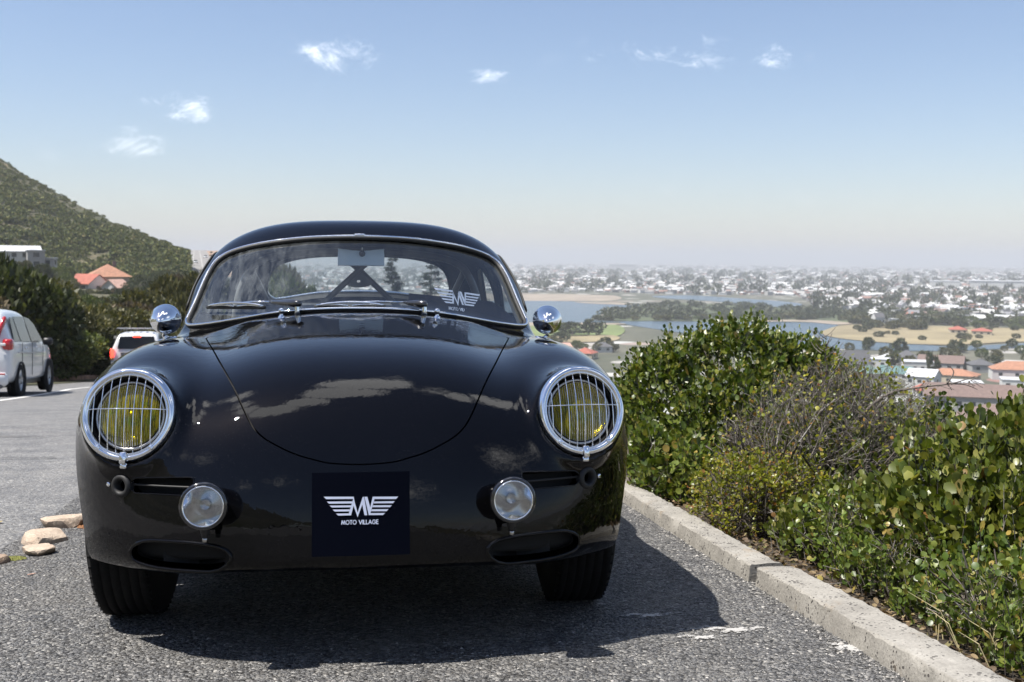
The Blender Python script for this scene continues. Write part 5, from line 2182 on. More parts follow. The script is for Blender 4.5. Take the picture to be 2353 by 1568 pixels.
# beyond the bend, seen through the rear window
for (px, vt, d, wd, va, co, lb) in ((600, 640, 70, 6, 0, 3, 'green shrub seen at the left end of the coupe rear window'),
                                    (650, 628, 84, 5, 2, 1, 'tallest yellow-green shrub seen through the left half of the coupe rear window'),
                                    (690, 668, 78, 3, 1, 3, 'lower green shrub seen in the rear window, right of the tallest one'),
                                    (560, 650, 72, 6, 1, 1, 'olive shrub seen through the left part of the coupe windscreen'),
                                    (520, 640, 80, 7, 3, 0, 'dark shrub behind the left windscreen pillar of the coupe')):
    shrub_at(px, vt, d, wd, va, co, lb, gf=lambda x, y: ground_left(-8.7, y))

# two tall conifers seen through the rear window
NEED = leaf_mat('conifer_needles', [(0, (.012, .020, .008)), (.6, (.028, .038, .016)), (1, (.05, .06, .03))], .7, .1)


def conifer(px, vtop, d, spread, label, seed, lean=0):
    rn = np.random.default_rng(seed)
    x, y = bearing(px, d)
    z0 = ground_right(x, y)
    H = elev(vtop, d) - z0
    o = thing('conifer', label, 'tree', (x, y, z0), 0, None, False)
    P = spline([(0, 0, -.3), (lean * .4, 0, H * .5), (lean, 0, H)], 6, False)
    MB().tube(P, [.16 * (1 - .9 * i / (len(P) - 1)) for i in range(len(P))], 7).build('trunk', BARK, o, True)
    A, Bq, R0, R1 = [], [], [], []
    LP, LD = [], []
    z = H * .25
    while z < H * .985:
        t = z / H
        nb = rn.integers(3, 6)
        for b in range(nb):
            a = rn.uniform(0, 6.28)
            L = spread * (1.05 - t) ** .75 * rn.uniform(.55, 1.1) + .15
            c = np.array([lean * t, 0, z])
            e = c + np.array([math.cos(a) * L, math.sin(a) * L, L * rn.uniform(-.08, .22)])
            A.append(c); Bq.append(e); R0.append(.035); R1.append(.008)
            for q in np.linspace(.25, 1, 9):
                m = c + (e - c) * q
                for w_ in range(9):
                    LP.append(m + rn.normal(0, .07 + .05 * L * .3, 3))
                    LD.append((e - c) / L * .8 + rn.normal(0, .7, 3))
        z += H * rn.uniform(.022, .05)
    V, F = tube_np(np.array(A), np.array(Bq), np.array(R0), np.array(R1))
    obj('branches', V, F, BARK, o, False, None, 'stuff')
    LP = np.array(LP)
    V, F = leaves_np(LP, np.array(LD), rn.normal(0, 1, LP.shape), rn.uniform(.12, .28, len(LP)), .35, ST, SFC)
    obj('foliage', V, F, NEED, o, True, None, 'stuff')


conifer(902, 588, 105, 1.9, 'slim dark conifer with drooping tiers, left one of the two seen through the rear window', 71)
conifer(982, 592, 100, 2.6, 'broader dark conifer, right one of the two seen through the rear window', 72, .4)
conifer(487, 574, 400, 2.2, 'tiny dark tree on the skyline beside the distant hill road', 73)

# ================================================================= MOUNTAINSIDE, left
HILLM, nt, out = material('mountain_scrub')
g = nt.new('ShaderNodeTexCoord').outputs['Object']
n1 = nt.noise(g, .035, 6, .68)
n2 = nt.noise(g, .28, 4, .65)
c = nt.ramp(n1, [(.28, (.035, .045, .018)), (.45, (.060, .064, .028)), (.6, (.095, .080, .045)), (.78, (.17, .13, .10))]).outputs[0]
c = nt.mix(.8, c, nt.ramp(n2, [(.3, (.4, .42, .4)), (.7, (1.5, 1.45, 1.35))]).outputs[0], 'MULTIPLY')
p = nt.new('ShaderNodeBsdfPrincipled', Roughness=.95)
nt.put(p, 'Base Color', c)
nt.put(p, 'Normal', nt.new('ShaderNodeBump', Strength=1.0, Distance=1.6, Height=n2))
nt.l.new(p.outputs[0], out.inputs[0])

RID_U = [-1400, -600, 0, 100, 200, 300, 380, 415, 432, 440]
RID_V = [-90, 90, 388, 443, 496, 538, 563, 576, 583, 594]


def hill_pt(u, s):
    """s 0 at the foot, 1 on the ridge line, up to 1.6 behind it"""
    dr = np.interp(u, [-1400, -600, 0, 200, 380, 440], [900, 760, 640, 560, 440, 400])
    df = 330 if u > -300 else 300
    d = df + (dr - df) * s
    zf = -13.5
    zr = elev(float(np.interp(u, RID_U, RID_V)), dr)
    z = zf + (zr - zf) * (s ** 1.22 if s <= 1 else 1 - .9 * (s - 1) ** 1.3)
    x, y = bearing(u, d)
    k = min(1, 2.5 * s) * (1 if s < 1 else .6) * min(1, (442 - u) / 60 + .1)
    z += .7 * s * min(1, (442 - u) / 120 + .05) * mnoise.noise((u * .022, 5, 5)) + k * (2.2 * mnoise.noise((x * .018, y * .018, 0)) + .9 * mnoise.noise((x * .06, y * .06, 4)))
    return np.array([x, y, z])


us = list(np.arange(-1400, -300, 50)) + list(np.arange(-300, 400, 14)) + [400, 408, 416, 424, 430, 435, 439]
ss = list(np.linspace(0, 1, 46)) + list(np.linspace(1.06, 2.2, 8))
V = [hill_pt(u, s) for s in ss for u in us]
F = [(j * len(us) + i, j * len(us) + i + 1, (j + 1) * len(us) + i + 1, (j + 1) * len(us) + i) for j in range(len(ss) - 1) for i in range(len(us) - 1)]
obj('mountainside', V, np.array(F), HILLM, None, True, None, 'structure')

# shrubs over the mountainside: nobody could count them
HV = leaf_mat('mountain_shrub', [(0, (0.0215, 0.0362, 0.0072)), (0.35, (0.0536, 0.0744, 0.0129)), (0.65, (0.1017, 0.1173, 0.0228)), (0.88, (0.1608, 0.1634, 0.0428)), (1, (0.2358, 0.1916, 0.0784))], .8, .1)
rn = np.random.default_rng(5)
VV, FF = [], []
nb = 0
CL = []
for k in range(10):
    V, F = shrub_mesh(300 + k, 5 + k % 4, 130, .42, .55 + .05 * k)
    CL.append((V.copy(), F))
for i in range(7600):
    u = rn.uniform(-420, 436)
    s = rn.uniform(.0, 1.0) ** .85
    P = hill_pt(u, s)
    if mnoise.noise((P[0] * .025, P[1] * .025, 7)) + .5 * mnoise.noise((P[0] * .09, P[1] * .09, 2)) > .27 and s > .1 and rn.random() < .75:
        continue
    sz = .55 + 2.3 * rn.random() ** 2.2
    if s < .12:
        sz *= 1.5
    if s > .86:
        sz = min(sz, 1.1)
    V, F = CL[i % 10]
    a = rn.uniform(0, 6.28)
    ca, sa = math.cos(a), math.sin(a)
    Q = V * sz
    Q = np.stack([Q[:, 0] * ca - Q[:, 1] * sa, Q[:, 0] * sa + Q[:, 1] * ca, Q[:, 2] * .8], 1) + P - np.array([0, 0, .25])
    VV.append(Q)
    FF.append(F + nb)
    nb += len(Q)
obj('mountain_shrubs', np.concatenate(VV), np.concatenate(FF), HV, None, True, None, 'stuff')

# the mountain goes on along the uphill side of the road, behind the viewpoint
V, F = [], []
azs = np.radians(np.arange(-172, -40, 4.0))
rr = [26, 40, 60, 90, 130, 190, 270, 380, 520]
for r in rr:
    for a in azs:
        t = (r - 26) / 494
        side = math.sin(max(0, min(1, (math.degrees(a) + 172) / 30)) * math.pi / 2) * math.sin(max(0, min(1, (-40 - math.degrees(a)) / 30)) * math.pi / 2)
        z = 1.5 + side * (t ** 1.1) * 105 + 5 * t * mnoise.noise((r * .02, a * 4, 2)) * 4
        V.append((r * math.sin(a), r * math.cos(a), z - (1 - side) * 6 * t))
n = len(azs)
for i in range(len(rr) - 1):
    for k in range(n - 1):
        a = i * n + k
        F.append((a, a + 1, a + n + 1, a + n))
obj('upper_mountainside', V, np.array(F), HILLM, None, True, None, 'structure')

# ---------------------------------------------------------------- the distant hill road
FAR_ROAD = simple('far_asphalt', (.20, .19, .18), .9, var=.12, vscale=.15)
VERGE = simple('sandy_verge', (.26, .18, .13), .95, var=.35, vscale=.3)


def strip(name, rows, mat, lift=0.0):
    V, F = [], []
    for k, (ul, ur, v, d) in enumerate(rows):
        z = elev(v, d) + lift
        a = bearing(ul, d)
        b = bearing(ur, d)
        V += [(a[0], a[1], z), (b[0], b[1], z)]
        if k:
            F.append((2 * k - 2, 2 * k - 1, 2 * k + 1, 2 * k))
    return obj(name, V, F, mat, None, False, None, 'structure')


prof = [(640, 385), (622, 410), (610, 470), (598, 560), (589, 660), (583.5, 760), (582, 800), (592, 900)]
rows = []
for (v, d) in prof:
    k = 1 / d * 400
    c = np.interp(d, [385, 760, 900], [452, 452, 452])
    rows.append((v, d))
strip('far_hill_road', [(452 - 36 * 400 / d * 1.0, 456 + 40 * 400 / d, v, d) for (v, d) in rows], FAR_ROAD)
strip('far_hill_verge', [(452 - 48 * 400 / d, 456 + 200 * 400 / d, v + .2, d) for (v, d) in rows], VERGE, -.25)
for off, nm in ((-7, 'left'), (16, 'right')):
    strip('far_road_line', [(452 + (off - .8) * 400 / d, 452 + (off + .8) * 400 / d, v, d) for (v, d) in rows[:-2]], simple('far_line', (.4, .39, .37), .9), .05)


# ================================================================= OTHER VEHICLES
CARW = simple('white_car_paint', (.62, .63, .64), .25, coat=.7)
CARGL = simple('dark_car_glass', (.006, .008, .010), .04, spec=.28)
CARGL2 = simple('pale_car_glass', (.05, .058, .062), .05, spec=.35)
REDL = simple('red_lamp', (.35, .006, .008), .12, coat=1)
REDLIT = simple('lit_brake_lamp', (.8, .03, .02), .2, emit=(1, .05, .03, 2.6))
ALLOY = simple('alloy', (.35, .36, .38), .3, .9)
GREYP = simple('grey_plastic', (.10, .105, .115), .5)


def hull(st, root, name, mat):
    """loft: stations (y, zbot, zwaist, wwaist, ztop, wtop)"""
    rows = []
    for (y, zb, zw, ww, zt, wt) in st:
        half = [(0, zb), (ww * .80, zb), (ww * .97, zb + .06), (ww * 1.0, zb + (zw - zb) * .35), (ww * 1.0, zb + (zw - zb) * .7), (ww * .975, zw)]
        if zt > zw + .03:
            half += [(ww * .955, zw + .02), (wt * 1.02, zt - (zt - zw) * .16), (wt * .90, zt - .03), (wt * .5, zt), (0, zt)]
        else:
            half += [(ww * .95, zw), (ww * .85, zw + .01), (ww * .7, zw + .02), (ww * .4, zw + .03), (0, zw + .03)]
        r = [(x, y, z) for x, z in half] + [(-x, y, z) for x, z in half[-2:0:-1]]
        rows.append(r)
    n = len(rows[0])
    V = [p for r in rows for p in r]
    F = []
    for i in range(len(rows) - 1):
        for k in range(n):
            k2 = (k + 1) % n
            F.append((i * n + k, i * n + k2, (i + 1) * n + k2, (i + 1) * n + k))
    F.append(tuple(range(n))[::-1])
    F.append(tuple((len(rows) - 1) * n + k for k in range(n)))
    me = bpy.data.meshes.new(name)
    me.from_pydata(V, [], F)
    me.validate()
    me.materials.append(mat)
    me.shade_smooth()
    o = bpy.data.objects.new(name, me)
    link(o, root)
    md = o.modifiers.new('smooth', 'SUBSURF')
    md.levels = md.render_levels = 2
    return o


def car_wheels(root, hw, ys, r, w=.20):
    for y in ys:
        for sx in (-1, 1):
            M = Matrix.Translation((sx * (hw - w / 2 - .01), y, r)) @ Matrix.Rotation(sx * math.pi / 2, 4, 'Y')
            wh = MB().lathe([(r * .62, -w / 2), (r * .93, -w / 2), (r, -w * .35), (r, w * .35), (r * .94, w / 2), (r * .64, w / 2)], 28, M).build('wheel', TYREM, root, True)
            rm = MB().lathe([(r * .64, w * .46), (r * .60, w * .40), (r * .35, w * .30), (r * .16, w * .42), (0, w * .44)], 24, M)
            for k in range(5):
                Mr = M @ Matrix.Rotation(2 * math.pi * k / 5, 4, 'Z')
                rm.box(Mr @ Vector((r * .38, 0, w * .40)), (r * .44, r * .12, .02), Mr.to_3x3())
            rm.build('rim', ALLOY, wh, True)
            # black ring painted as the shade inside the wheel arch
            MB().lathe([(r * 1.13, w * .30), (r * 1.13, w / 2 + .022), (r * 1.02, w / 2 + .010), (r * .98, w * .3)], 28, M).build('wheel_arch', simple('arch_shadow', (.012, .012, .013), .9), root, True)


def quadpanel(root, name, pts, mat, off=(0, 0, 0)):
    V = [Vector(p) + Vector(off) for p in pts]
    c = sum(V, Vector()) / len(V)
    n = (V[1] - V[0]).cross(V[2] - V[0]).normalized()
    mb = MB()
    k = len(V)
    mb.add(V + [v - n * .01 for v in V], [tuple(range(k)), tuple(range(2 * k - 1, k - 1, -1))] + [(i, i + k, (i + 1) % k + k, (i + 1) % k) for i in range(k)])
    return mb.build(name, mat, root)


# white people carrier, seen from behind
root = thing('people_carrier', 'white people carrier driving away on the road, cut off by the left picture edge', 'car', (-7.12, 18.3, float(road_z(20)) - .006), R(4.0))
hull([(0.0, .30, .62, .80, .62, .6), (.03, .28, .92, .84, .95, .62), (.10, .26, 1.0, .865, 1.28, .66), (.30, .25, 1.02, .87, 1.56, .64), (.62, .24, 1.02, .87, 1.66, .62), (1.3, .23, 1.01, .87, 1.69, .62),
      (2.1, .23, 1.00, .87, 1.68, .61), (2.7, .23, .99, .865, 1.56, .60), (3.15, .24, .98, .86, 1.28, .62), (3.5, .25, .97, .855, 1.02, .66), (3.95, .27, .90, .83, .92, .62), (4.25, .30, .74, .76, .76, .55), (4.38, .34, .58, .60, .6, .45)], root, 'body', CARW)
def side_x(z, wb=.87, wt=.645):
    t = max(0, min(1, (z - 1.02) / .58))
    return wb * .955 + (wt - wb * .955) * t
for sx in (-1, 1):
    for (nm, ys_, mt) in (('rear_quarter_window', [(.36, 1.06), (.86, 1.05), (.86, 1.50), (.62, 1.50)], CARGL), ('rear_side_window', [(.93, 1.05), (1.78, 1.04), (1.78, 1.53), (.93, 1.52)], CARGL2), ('front_side_window', [(1.86, 1.04), (2.95, 1.03), (2.62, 1.38), (2.30, 1.50), (1.86, 1.53)], CARGL)):
        pts = [(sx * (side_x(z) + .016), y, z) for y, z in ys_]
        if sx < 0:
            pts = pts[::-1]
        pts = [pts[0]] + pts[:0:-1]
        quadpanel(root, nm, pts[::1], mt)
    tl = MB().box((sx * .80, .075, 1.00), (.17, .16, .20), Matrix.Rotation(sx * R(-12), 3, 'Z'), .03).box((sx * .66, .135, 1.30), (.07, .10, .46), Matrix.Rotation(R(-24), 3, 'X') @ Matrix.Rotation(sx * R(14), 3, 'Y'), .02)
    tl.build('tail_lamp', REDL, root, True)
    MB().box((sx * .70, -.012, 1.0), (.15, .03, .05), None, .01).build('reversing_lamp', simple('lamp_white', (.7, .7, .7), .2, coat=1), root)
    MB().box((sx * .66, -.028, .46), (.22, .03, .035), None, .008).build('reflector_strip', REDL, root)
    MB().box((sx * .99, 2.72, 1.04), (.20, .12, .15), None, .04).build('door_mirror', BLACKM, root, True)
    for y in (1.22, 2.18):
        MB().box((sx * .882, y, .92), (.022, .17, .035), None, .01).build('door_handle', CARW, root, True)
    for y in (.92, 1.82, 2.86):
        MB().box((sx * .872, y, .70), (.008, .010, .66)).build('door_seam', BLACKM, root)
    MB().box((sx * .875, 1.75, .83), (.010, 2.3, .02), Matrix.Rotation(R(-1), 3, 'X')).build('body_crease', simple('crease_shade', (.40, .41, .43), .3), root)  # grey strip painted as the shade line of the crease
quadpanel(root, 'rear_screen', [(-.56, .10, 1.08), (.56, .10, 1.08), (.50, .33, 1.50), (-.50, .33, 1.50)], CARGL, (0, -.03, 0))
MB().box((0, .02, .36), (1.62, .16, .26), None, .06).build('rear_bumper', CARW, root, True)
MB().box((0, .02, .25), (1.45, .14, .10), None, .03).build('bumper_skirt', GREYP, root, True)
MB().box((0, -.02, .84), (.52, .02, .12), None, .004).build('number_plate', simple('plate_white', (.6, .6, .58), .5), root)
MB().box((0, 2.2, .24), (1.5, 3.9, .06)).build('underbody', BLACKM, root)
car_wheels(root, .885, (.78, 3.52), .315)

# white off-roader with roof bars, further on, braking
root = thing('off_roader', 'white boxy off-roader with a roof rack and lit brake lights, further along the road', 'car', (-7.75, 38.3, float(road_z(39)) - .006), R(5))
hull([(0.0, .42, .80, .86, .8, .7), (.04, .40, 1.08, .90, 1.10, .72), (.14, .38, 1.12, .905, 1.66, .68), (.45, .36, 1.12, .905, 1.76, .68), (1.4, .35, 1.11, .905, 1.80, .68),
      (2.4, .35, 1.10, .90, 1.78, .67), (2.8, .35, 1.09, .90, 1.62, .66), (3.2, .36, 1.08, .89, 1.16, .7), (4.0, .38, 1.02, .87, 1.05, .7), (4.35, .44, .80, .80, .8, .6)], root, 'body', CARW)
quadpanel(root, 'rear_screen', [(-.66, .07, 1.16), (.66, .07, 1.16), (.58, .15, 1.60), (-.58, .15, 1.60)], CARGL, (0, -.045, 0))
MB().box((0, .045, 1.60), (.26, .03, .07), None, .008).build('high_brake_lamp', REDLIT, root)
MB().box((0, .0, .92), (1.1, .05, .26), None, .02).build('tailgate_panel', GREYP, root)
for sx in (-1, 1):
    MB().box((sx * .83, .02, 1.02), (.13, .14, .30), None, .03).build('brake_lamp', REDLIT, root, True)
    MB().box((sx * .84, .01, .82), (.12, .12, .10), None, .02).build('indicator_lamp', simple('amber', (.5, .14, .01), .2, coat=1), root, True)
    quadpanel(root, 'side_window', [(sx * .80, .45, 1.62), (sx * .80, 2.55, 1.62), (sx * .885, 2.9, 1.16), (sx * .885, .35, 1.16)][::sx], CARGL, (sx * .012, 0, 0))
    MB().box((sx * 1.0, 2.75, 1.12), (.18, .12, .16), None, .04).build('door_mirror', BLACKM, root, True)
    for y in (.55, 1.5, 2.4):
        MB().box((sx * .60, y, 1.83), (.04, .05, .10)).build('rack_foot', GREYP, root)
MB().box((0, .03, .52), (1.70, .20, .22), None, .05).build('rear_bumper', GREYP, root, True)
MB().box((0, -.01, .68), (.52, .02, .12), None, .004).build('number_plate', simple('plate_yellow', (.6, .5, .1), .5), root)
rk = MB()
for x in np.linspace(-.66, .66, 7):
    rk.box((x, 1.45, 1.905), (.05, 2.2, .022))
rk.build('roof_rack', simple('rack_grey', (.55, .56, .56), .4), root, False, 'stuff')
for y in (.42, 1.45, 2.5):
    MB().box((0, y, 1.885), (1.44, .06, .03)).build('rack_bar', simple('rack_grey', (.55, .56, .56), .4), root)
car_wheels(root, .92, (.85, 3.45), .37, .24)

# a third vehicle whose roof shows past the wing mirror
root = thing('bakkie', 'pale car whose roof just shows between the left wing mirror and windscreen pillar', 'car', (-6.9, 47.0, float(road_z(48)) - .006), R(5))
hull([(0.0, .42, .80, .82, .8, .7), (.05, .40, 1.02, .86, 1.05, .7), (.14, .38, 1.04, .87, 1.60, .66), (1.6, .36, 1.04, .87, 1.70, .66), (2.4, .35, 1.03, .86, 1.60, .64), (2.9, .36, 1.0, .86, 1.06, .7), (3.9, .40, .90, .80, .9, .6)], root, 'body', CARW)
quadpanel(root, 'rear_screen', [(-.62, .07, 1.10), (.62, .07, 1.10), (.55, .14, 1.50), (-.55, .14, 1.50)], CARGL, (0, -.045, 0))
car_wheels(root, .88, (.8, 3.2), .33)

# two tiny cars on the far road
def tiny_car(px, v, d, label, col):
    x, y = bearing(px, d)
    z = elev(v, d)
    o = thing('far_car', label, 'car', (x, y, z), R(8), None, False)
    MB().box((0, 0, .62), (1.75, 4.2, .62), None, .18).build('body', col, o, True)
    MB().box((0, .15, 1.12), (1.45, 2.3, .5), None, .2).build('cabin', CARGL, o, True)
    MB().box((0, .15, 1.40), (1.3, 1.9, .06), None, .03).build('roof', col, o, True)
    for sx in (-1, 1):
        for yy in (-1.3, 1.3):
            MB().lathe([(.32, -.1), (.32, .1), (0, .1)], 12, Matrix.Translation((sx * .78, yy, .32)) @ Matrix.Rotation(math.pi / 2, 4, 'Y')).build('wheel', TYREM, o)
tiny_car(451, 612, 440, 'tiny white car coming down the middle of the distant hill road', CARW)
tiny_car(474, 600, 520, 'tiny white car higher up the distant hill road beside the windscreen pillar', CARW)

# ================================================================= HOUSES
def plaster(name, col):
    return simple(name, col, .85, var=.08, vscale=.8)


WHITE = plaster('white_plaster', (.52, .52, .50))
CREAM = plaster('cream_plaster', (.46, .40, .30))
GREYW = plaster('grey_plaster', (.30, .30, .29))
TILE_O = simple('orange_tiles', (.31, .155, .095), .85, var=.25, vscale=1.2)
TILE_P = simple('pinkish_tiles', (.46, .29, .23), .85, var=.2, vscale=1.2)
TILE_R = simple('red_tiles', (.30, .095, .065), .85, var=.2, vscale=1.2)
TILE_B = simple('brown_tiles', (.15, .105, .09), .85, var=.2, vscale=1.2)
TILE_G = simple('grey_roofing', (.085, .085, .09), .8, var=.2, vscale=1.2)
ROOF_W = simple('pale_roofing', (.50, .51, .52), .6, var=.08, vscale=.8)
ROOF_T = simple('turquoise_roofing', (.08, .15, .145), .7, var=.15, vscale=.8)
ROOF_GN = simple('green_roofing', (.10, .155, .13), .7, var=.15, vscale=.8)
WINM = simple('dark_window', (.03, .035, .04), .15)


def house(label, px, vbase, d, wid, dep, wall, rise, rz, wm, rm, kind='gable', nwin=3, z=None, chimney=False, name='house', group=None, storeys=1, over=.4):
    """px, vbase, d: bearing, elevation and distance of the near foot"""
    x, y = bearing(px, d)
    z0 = (elev(vbase, d) if z is None else z)
    bz = math.atan2(-(x - CW[0]), (y - CW[1]))
    o = thing(name, label, 'house', (x, y, z0), bz + rz, group, False)
    w2, d2 = wid / 2, dep / 2
    mb = MB().box((0, 0, wall / 2 - 1), (wid, dep, wall + 2))
    if kind == 'gable':
        mb.add([(-w2, -d2, wall), (-w2, d2, wall), (-w2, 0, wall + rise)], [(0, 2, 1)])
        mb.add([(w2, -d2, wall), (w2, d2, wall), (w2, 0, wall + rise)], [(0, 1, 2)])
    mb.build('wall', wm, o)
    rf = MB()
    e = over
    k = rise / d2
    if kind == 'gable':
        t = .18
        rf.add([(-w2 - e, -d2 - e, wall - e * k), (w2 + e, -d2 - e, wall - e * k), (w2 + e, 0, wall + rise), (-w2 - e, 0, wall + rise), (-w2 - e, d2 + e, wall - e * k), (w2 + e, d2 + e, wall - e * k),
                (-w2 - e, -d2 - e, wall - e * k + t), (w2 + e, -d2 - e, wall - e * k + t), (w2 + e, 0, wall + rise + t), (-w2 - e, 0, wall + rise + t), (-w2 - e, d2 + e, wall - e * k + t), (w2 + e, d2 + e, wall - e * k + t)],
               [(6, 7, 8, 9), (9, 8, 11, 10), (0, 3, 2, 1), (3, 4, 5, 2), (0, 1, 7, 6), (4, 10, 11, 5), (0, 6, 9, 3), (3, 9, 10, 4), (1, 2, 8, 7), (2, 5, 11, 8)])
    elif kind == 'hip':
        rdg = max(w2 - d2, .01)
        rf.add([(-w2 - e, -d2 - e, wall), (w2 + e, -d2 - e, wall), (w2 + e, d2 + e, wall), (-w2 - e, d2 + e, wall), (-rdg, 0, wall + rise), (rdg, 0, wall + rise)],
               [(0, 1, 5, 4), (1, 2, 5), (2, 3, 4, 5), (3, 0, 4), (0, 3, 2, 1)])
    else:
        rf.box((0, 0, wall + .15), (wid + .5, dep + .5, .3))
    ro = rf.build('roof', rm, o)
    if chimney:
        MB().box((w2 * .35, 0, wall + rise + .1), (.9, .7, 1.6)).build('chimney', TILE_B, ro)
    for s in range(storeys):
        zz = wall / storeys * (s + .55)
        for i in range(nwin):
            xx = -w2 + wid * (i + .5) / nwin
            MB().box((xx, -d2 - .02, zz), (min(1.6, wid / nwin * .45), .08, 1.2)).build('window', WINM, o)
        MB().box((w2 + .02, 0, zz), (.08, min(1.6, dep * .3), 1.2)).build('window', WINM, o)
    return o


# on the mountainside
def house_l(*a, **k):
    return house(*a, **k)


h1 = house('white flat-roofed house high on the hillside at the far left, two storeys', 45, 622, 362, 11.6, 8, 4.6, 1.5, .12, WHITE, ROOF_W, 'gable', 4, storeys=2)
house('lower white wing with a flat pale roof on the right of the hillside house', 84, 624, 358, 4.6, 7, 5.0, .6, .12, GREYW, ROOF_W, 'flat', 1, storeys=2)
house('small grey lean-to terrace stepping down beside the white hillside house', 116, 622, 360, 3.6, 5, 2.6, .8, -.2, GREYW, ROOF_W, 'flat', 1)
house('cream house with a large pyramid roof of orange tiles below the hillside', 250, 676, 345, 10.4, 10.2, 4.6, 3.5, .12, CREAM, TILE_O, 'hip', 4, chimney=True, storeys=1, over=.8)
house('house showing only its long dull red tiled roof left of the pyramid roof', 204, 676, 335, 8.6, 7, 2.6, 2.4, -.85, WHITE, TILE_R, 'gable', 2)
house('small white house with a pale pink tiled roof in front of the pyramid-roofed house', 268, 684, 330, 5.4, 6.6, 2.0, 2.5, .9, WHITE, TILE_P, 'gable', 2)
# a few shrubs round them
for i, (px, vt, d, w, co) in enumerate(((20, 606, 330, 7, 0), (60, 612, 326, 6, 1), (100, 620, 322, 7, 0), (140, 618, 330, 8, 3), (150, 636, 322, 7, 3), (205, 640, 350, 8, 0), (178, 672, 300, 6, 1), (300, 655, 330, 8, 0), (340, 640, 336, 10, 0),
                                         (236, 668, 318, 3, 2), (300, 690, 290, 7, 1), (375, 628, 340, 11, 0), (405, 630, 350, 9, 1), (245, 690, 290, 8, 0), (325, 668, 310, 9, 2), (215, 684, 240, 8, 1), (250, 690, 235, 8, 0), (285, 686, 240, 8, 3), (318, 680, 230, 8, 1), (228, 692, 150, 7, 0), (262, 694, 155, 7, 1), (295, 690, 160, 7, 0), (200, 694, 150, 7, 3), (214, 668, 290, 6, 1), (238, 672, 288, 6, 0), (262, 671, 290, 5, 2), (284, 672, 286, 6, 0), (170, 686, 150, 7, 1), (180, 676, 240, 9, 0), (150, 650, 280, 9, 1), (345, 668, 240, 9, 0))):
    x, y = bearing(px, d)
    h = 5.0
    shrub(x, y, w, h, i % 4, co, ('dark', 'olive', 'brownish', 'green')[co] + ' ' + ('round', 'lumpy', 'upright', 'spreading')[i % 4] + ' shrub growing among the houses under the hillside', z=elev(vt, d) - h, group='shrubs among the hillside houses')

# ================================================================= THE PLAIN
PLAIN, nt, out = material('town_ground')
g = nt.new('ShaderNodeTexCoord').outputs['Object']
n1 = nt.noise(g, .004, 7, .7)
n2 = nt.noise(g, .03, 5, .65)
v = nt.new('ShaderNodeTexVoronoi', Vector=g, Scale=.035)
hs = nt.new('ShaderNodeSeparateColor', i0=v.outputs['Color'])
c = nt.ramp(n1, [(.3, (.045, .058, .030)), (.5, (.085, .085, .058)), (.7, (.17, .155, .12))]).outputs[0]
c = nt.mix(nt.math('MULTIPLY', nt.math('GREATER_THAN', hs.outputs[0], .62), nt.math('LESS_THAN', v.outputs['Distance'], .42)), c, nt.ramp(hs.outputs[1], [(.0, (.42, .42, .40)), (.6, (.30, .27, .24)), (1, (.22, .12, .10))]).outputs[0])
c = nt.mix(.6, c, nt.ramp(n2, [(.3, (.45, .48, .45)), (.7, (1.3, 1.3, 1.3))]).outputs[0], 'MULTIPLY')
p = nt.new('ShaderNodeBsdfPrincipled', Roughness=.95)
nt.put(p, 'Base Color', c)
nt.l.new(p.outputs[0], out.inputs[0])
V = [(0, 0, PZ)]
rad = [250, 600, 1500, 5000, 14000, 32000]
NS = 64
for r in rad:
    for k in range(NS):
        a = 2 * math.pi * k / NS
        V.append((r * math.sin(a), r * math.cos(a), PZ))
F = [(0, 1 + (k + 1) % NS, 1 + k) for k in range(NS)]
for i in range(len(rad) - 1):
    for k in range(NS):
        a = 1 + i * NS + k
        b = 1 + i * NS + (k + 1) % NS
        F.append((a, b, b + NS, a + NS))
obj('plain', V, F, PLAIN, None, False, None, 'structure')

WATER, nt, out = material('lagoon_water')
g = nt.new('ShaderNodeTexCoord').outputs['Object']
p = nt.new('ShaderNodeBsdfPrincipled', Roughness=.22)
p.inputs['Base Color'].default_value = (.055, .085, .105, 1)
p.inputs['Specular IOR Level'].default_value = .5
nn = nt.noise(nt.new('ShaderNodeMapping', Vector=g, Scale=(.25, .9, 1)), 1.0, 4, .65)
nt.put(p, 'Normal', nt.new('ShaderNodeBump', Strength=.8, Distance=.5, Height=nn))
nt.l.new(p.outputs[0], out.inputs[0])
GRASSD = simple('dry_grassland', (.225, .185, .105), .95, var=.30, vscale=.018)
GRASSG = simple('green_lawn', (.13, .165, .055), .95, var=.30, vscale=.02)
SAND = simple('pale_sand', (.24, .20, .155), .95, var=.25, vscale=.03)
SCRUB2 = simple('lagoon_scrub', (.060, .075, .032), .95, var=.5, vscale=.05, bump=.6, bscale=.2)


def patch(name, outline, mat, lift):
    P = spline([(u, v) for u, v in outline], 6)
    V = [on_level(u, v, PZ + lift) for u, v in P]
    me = mesh_from(name, V, [tuple(range(len(V)))[::-1]], mat, False)
    o = bpy.data.objects.new(name, me)
    link(o)
    o['kind'] = 'structure'
    return o


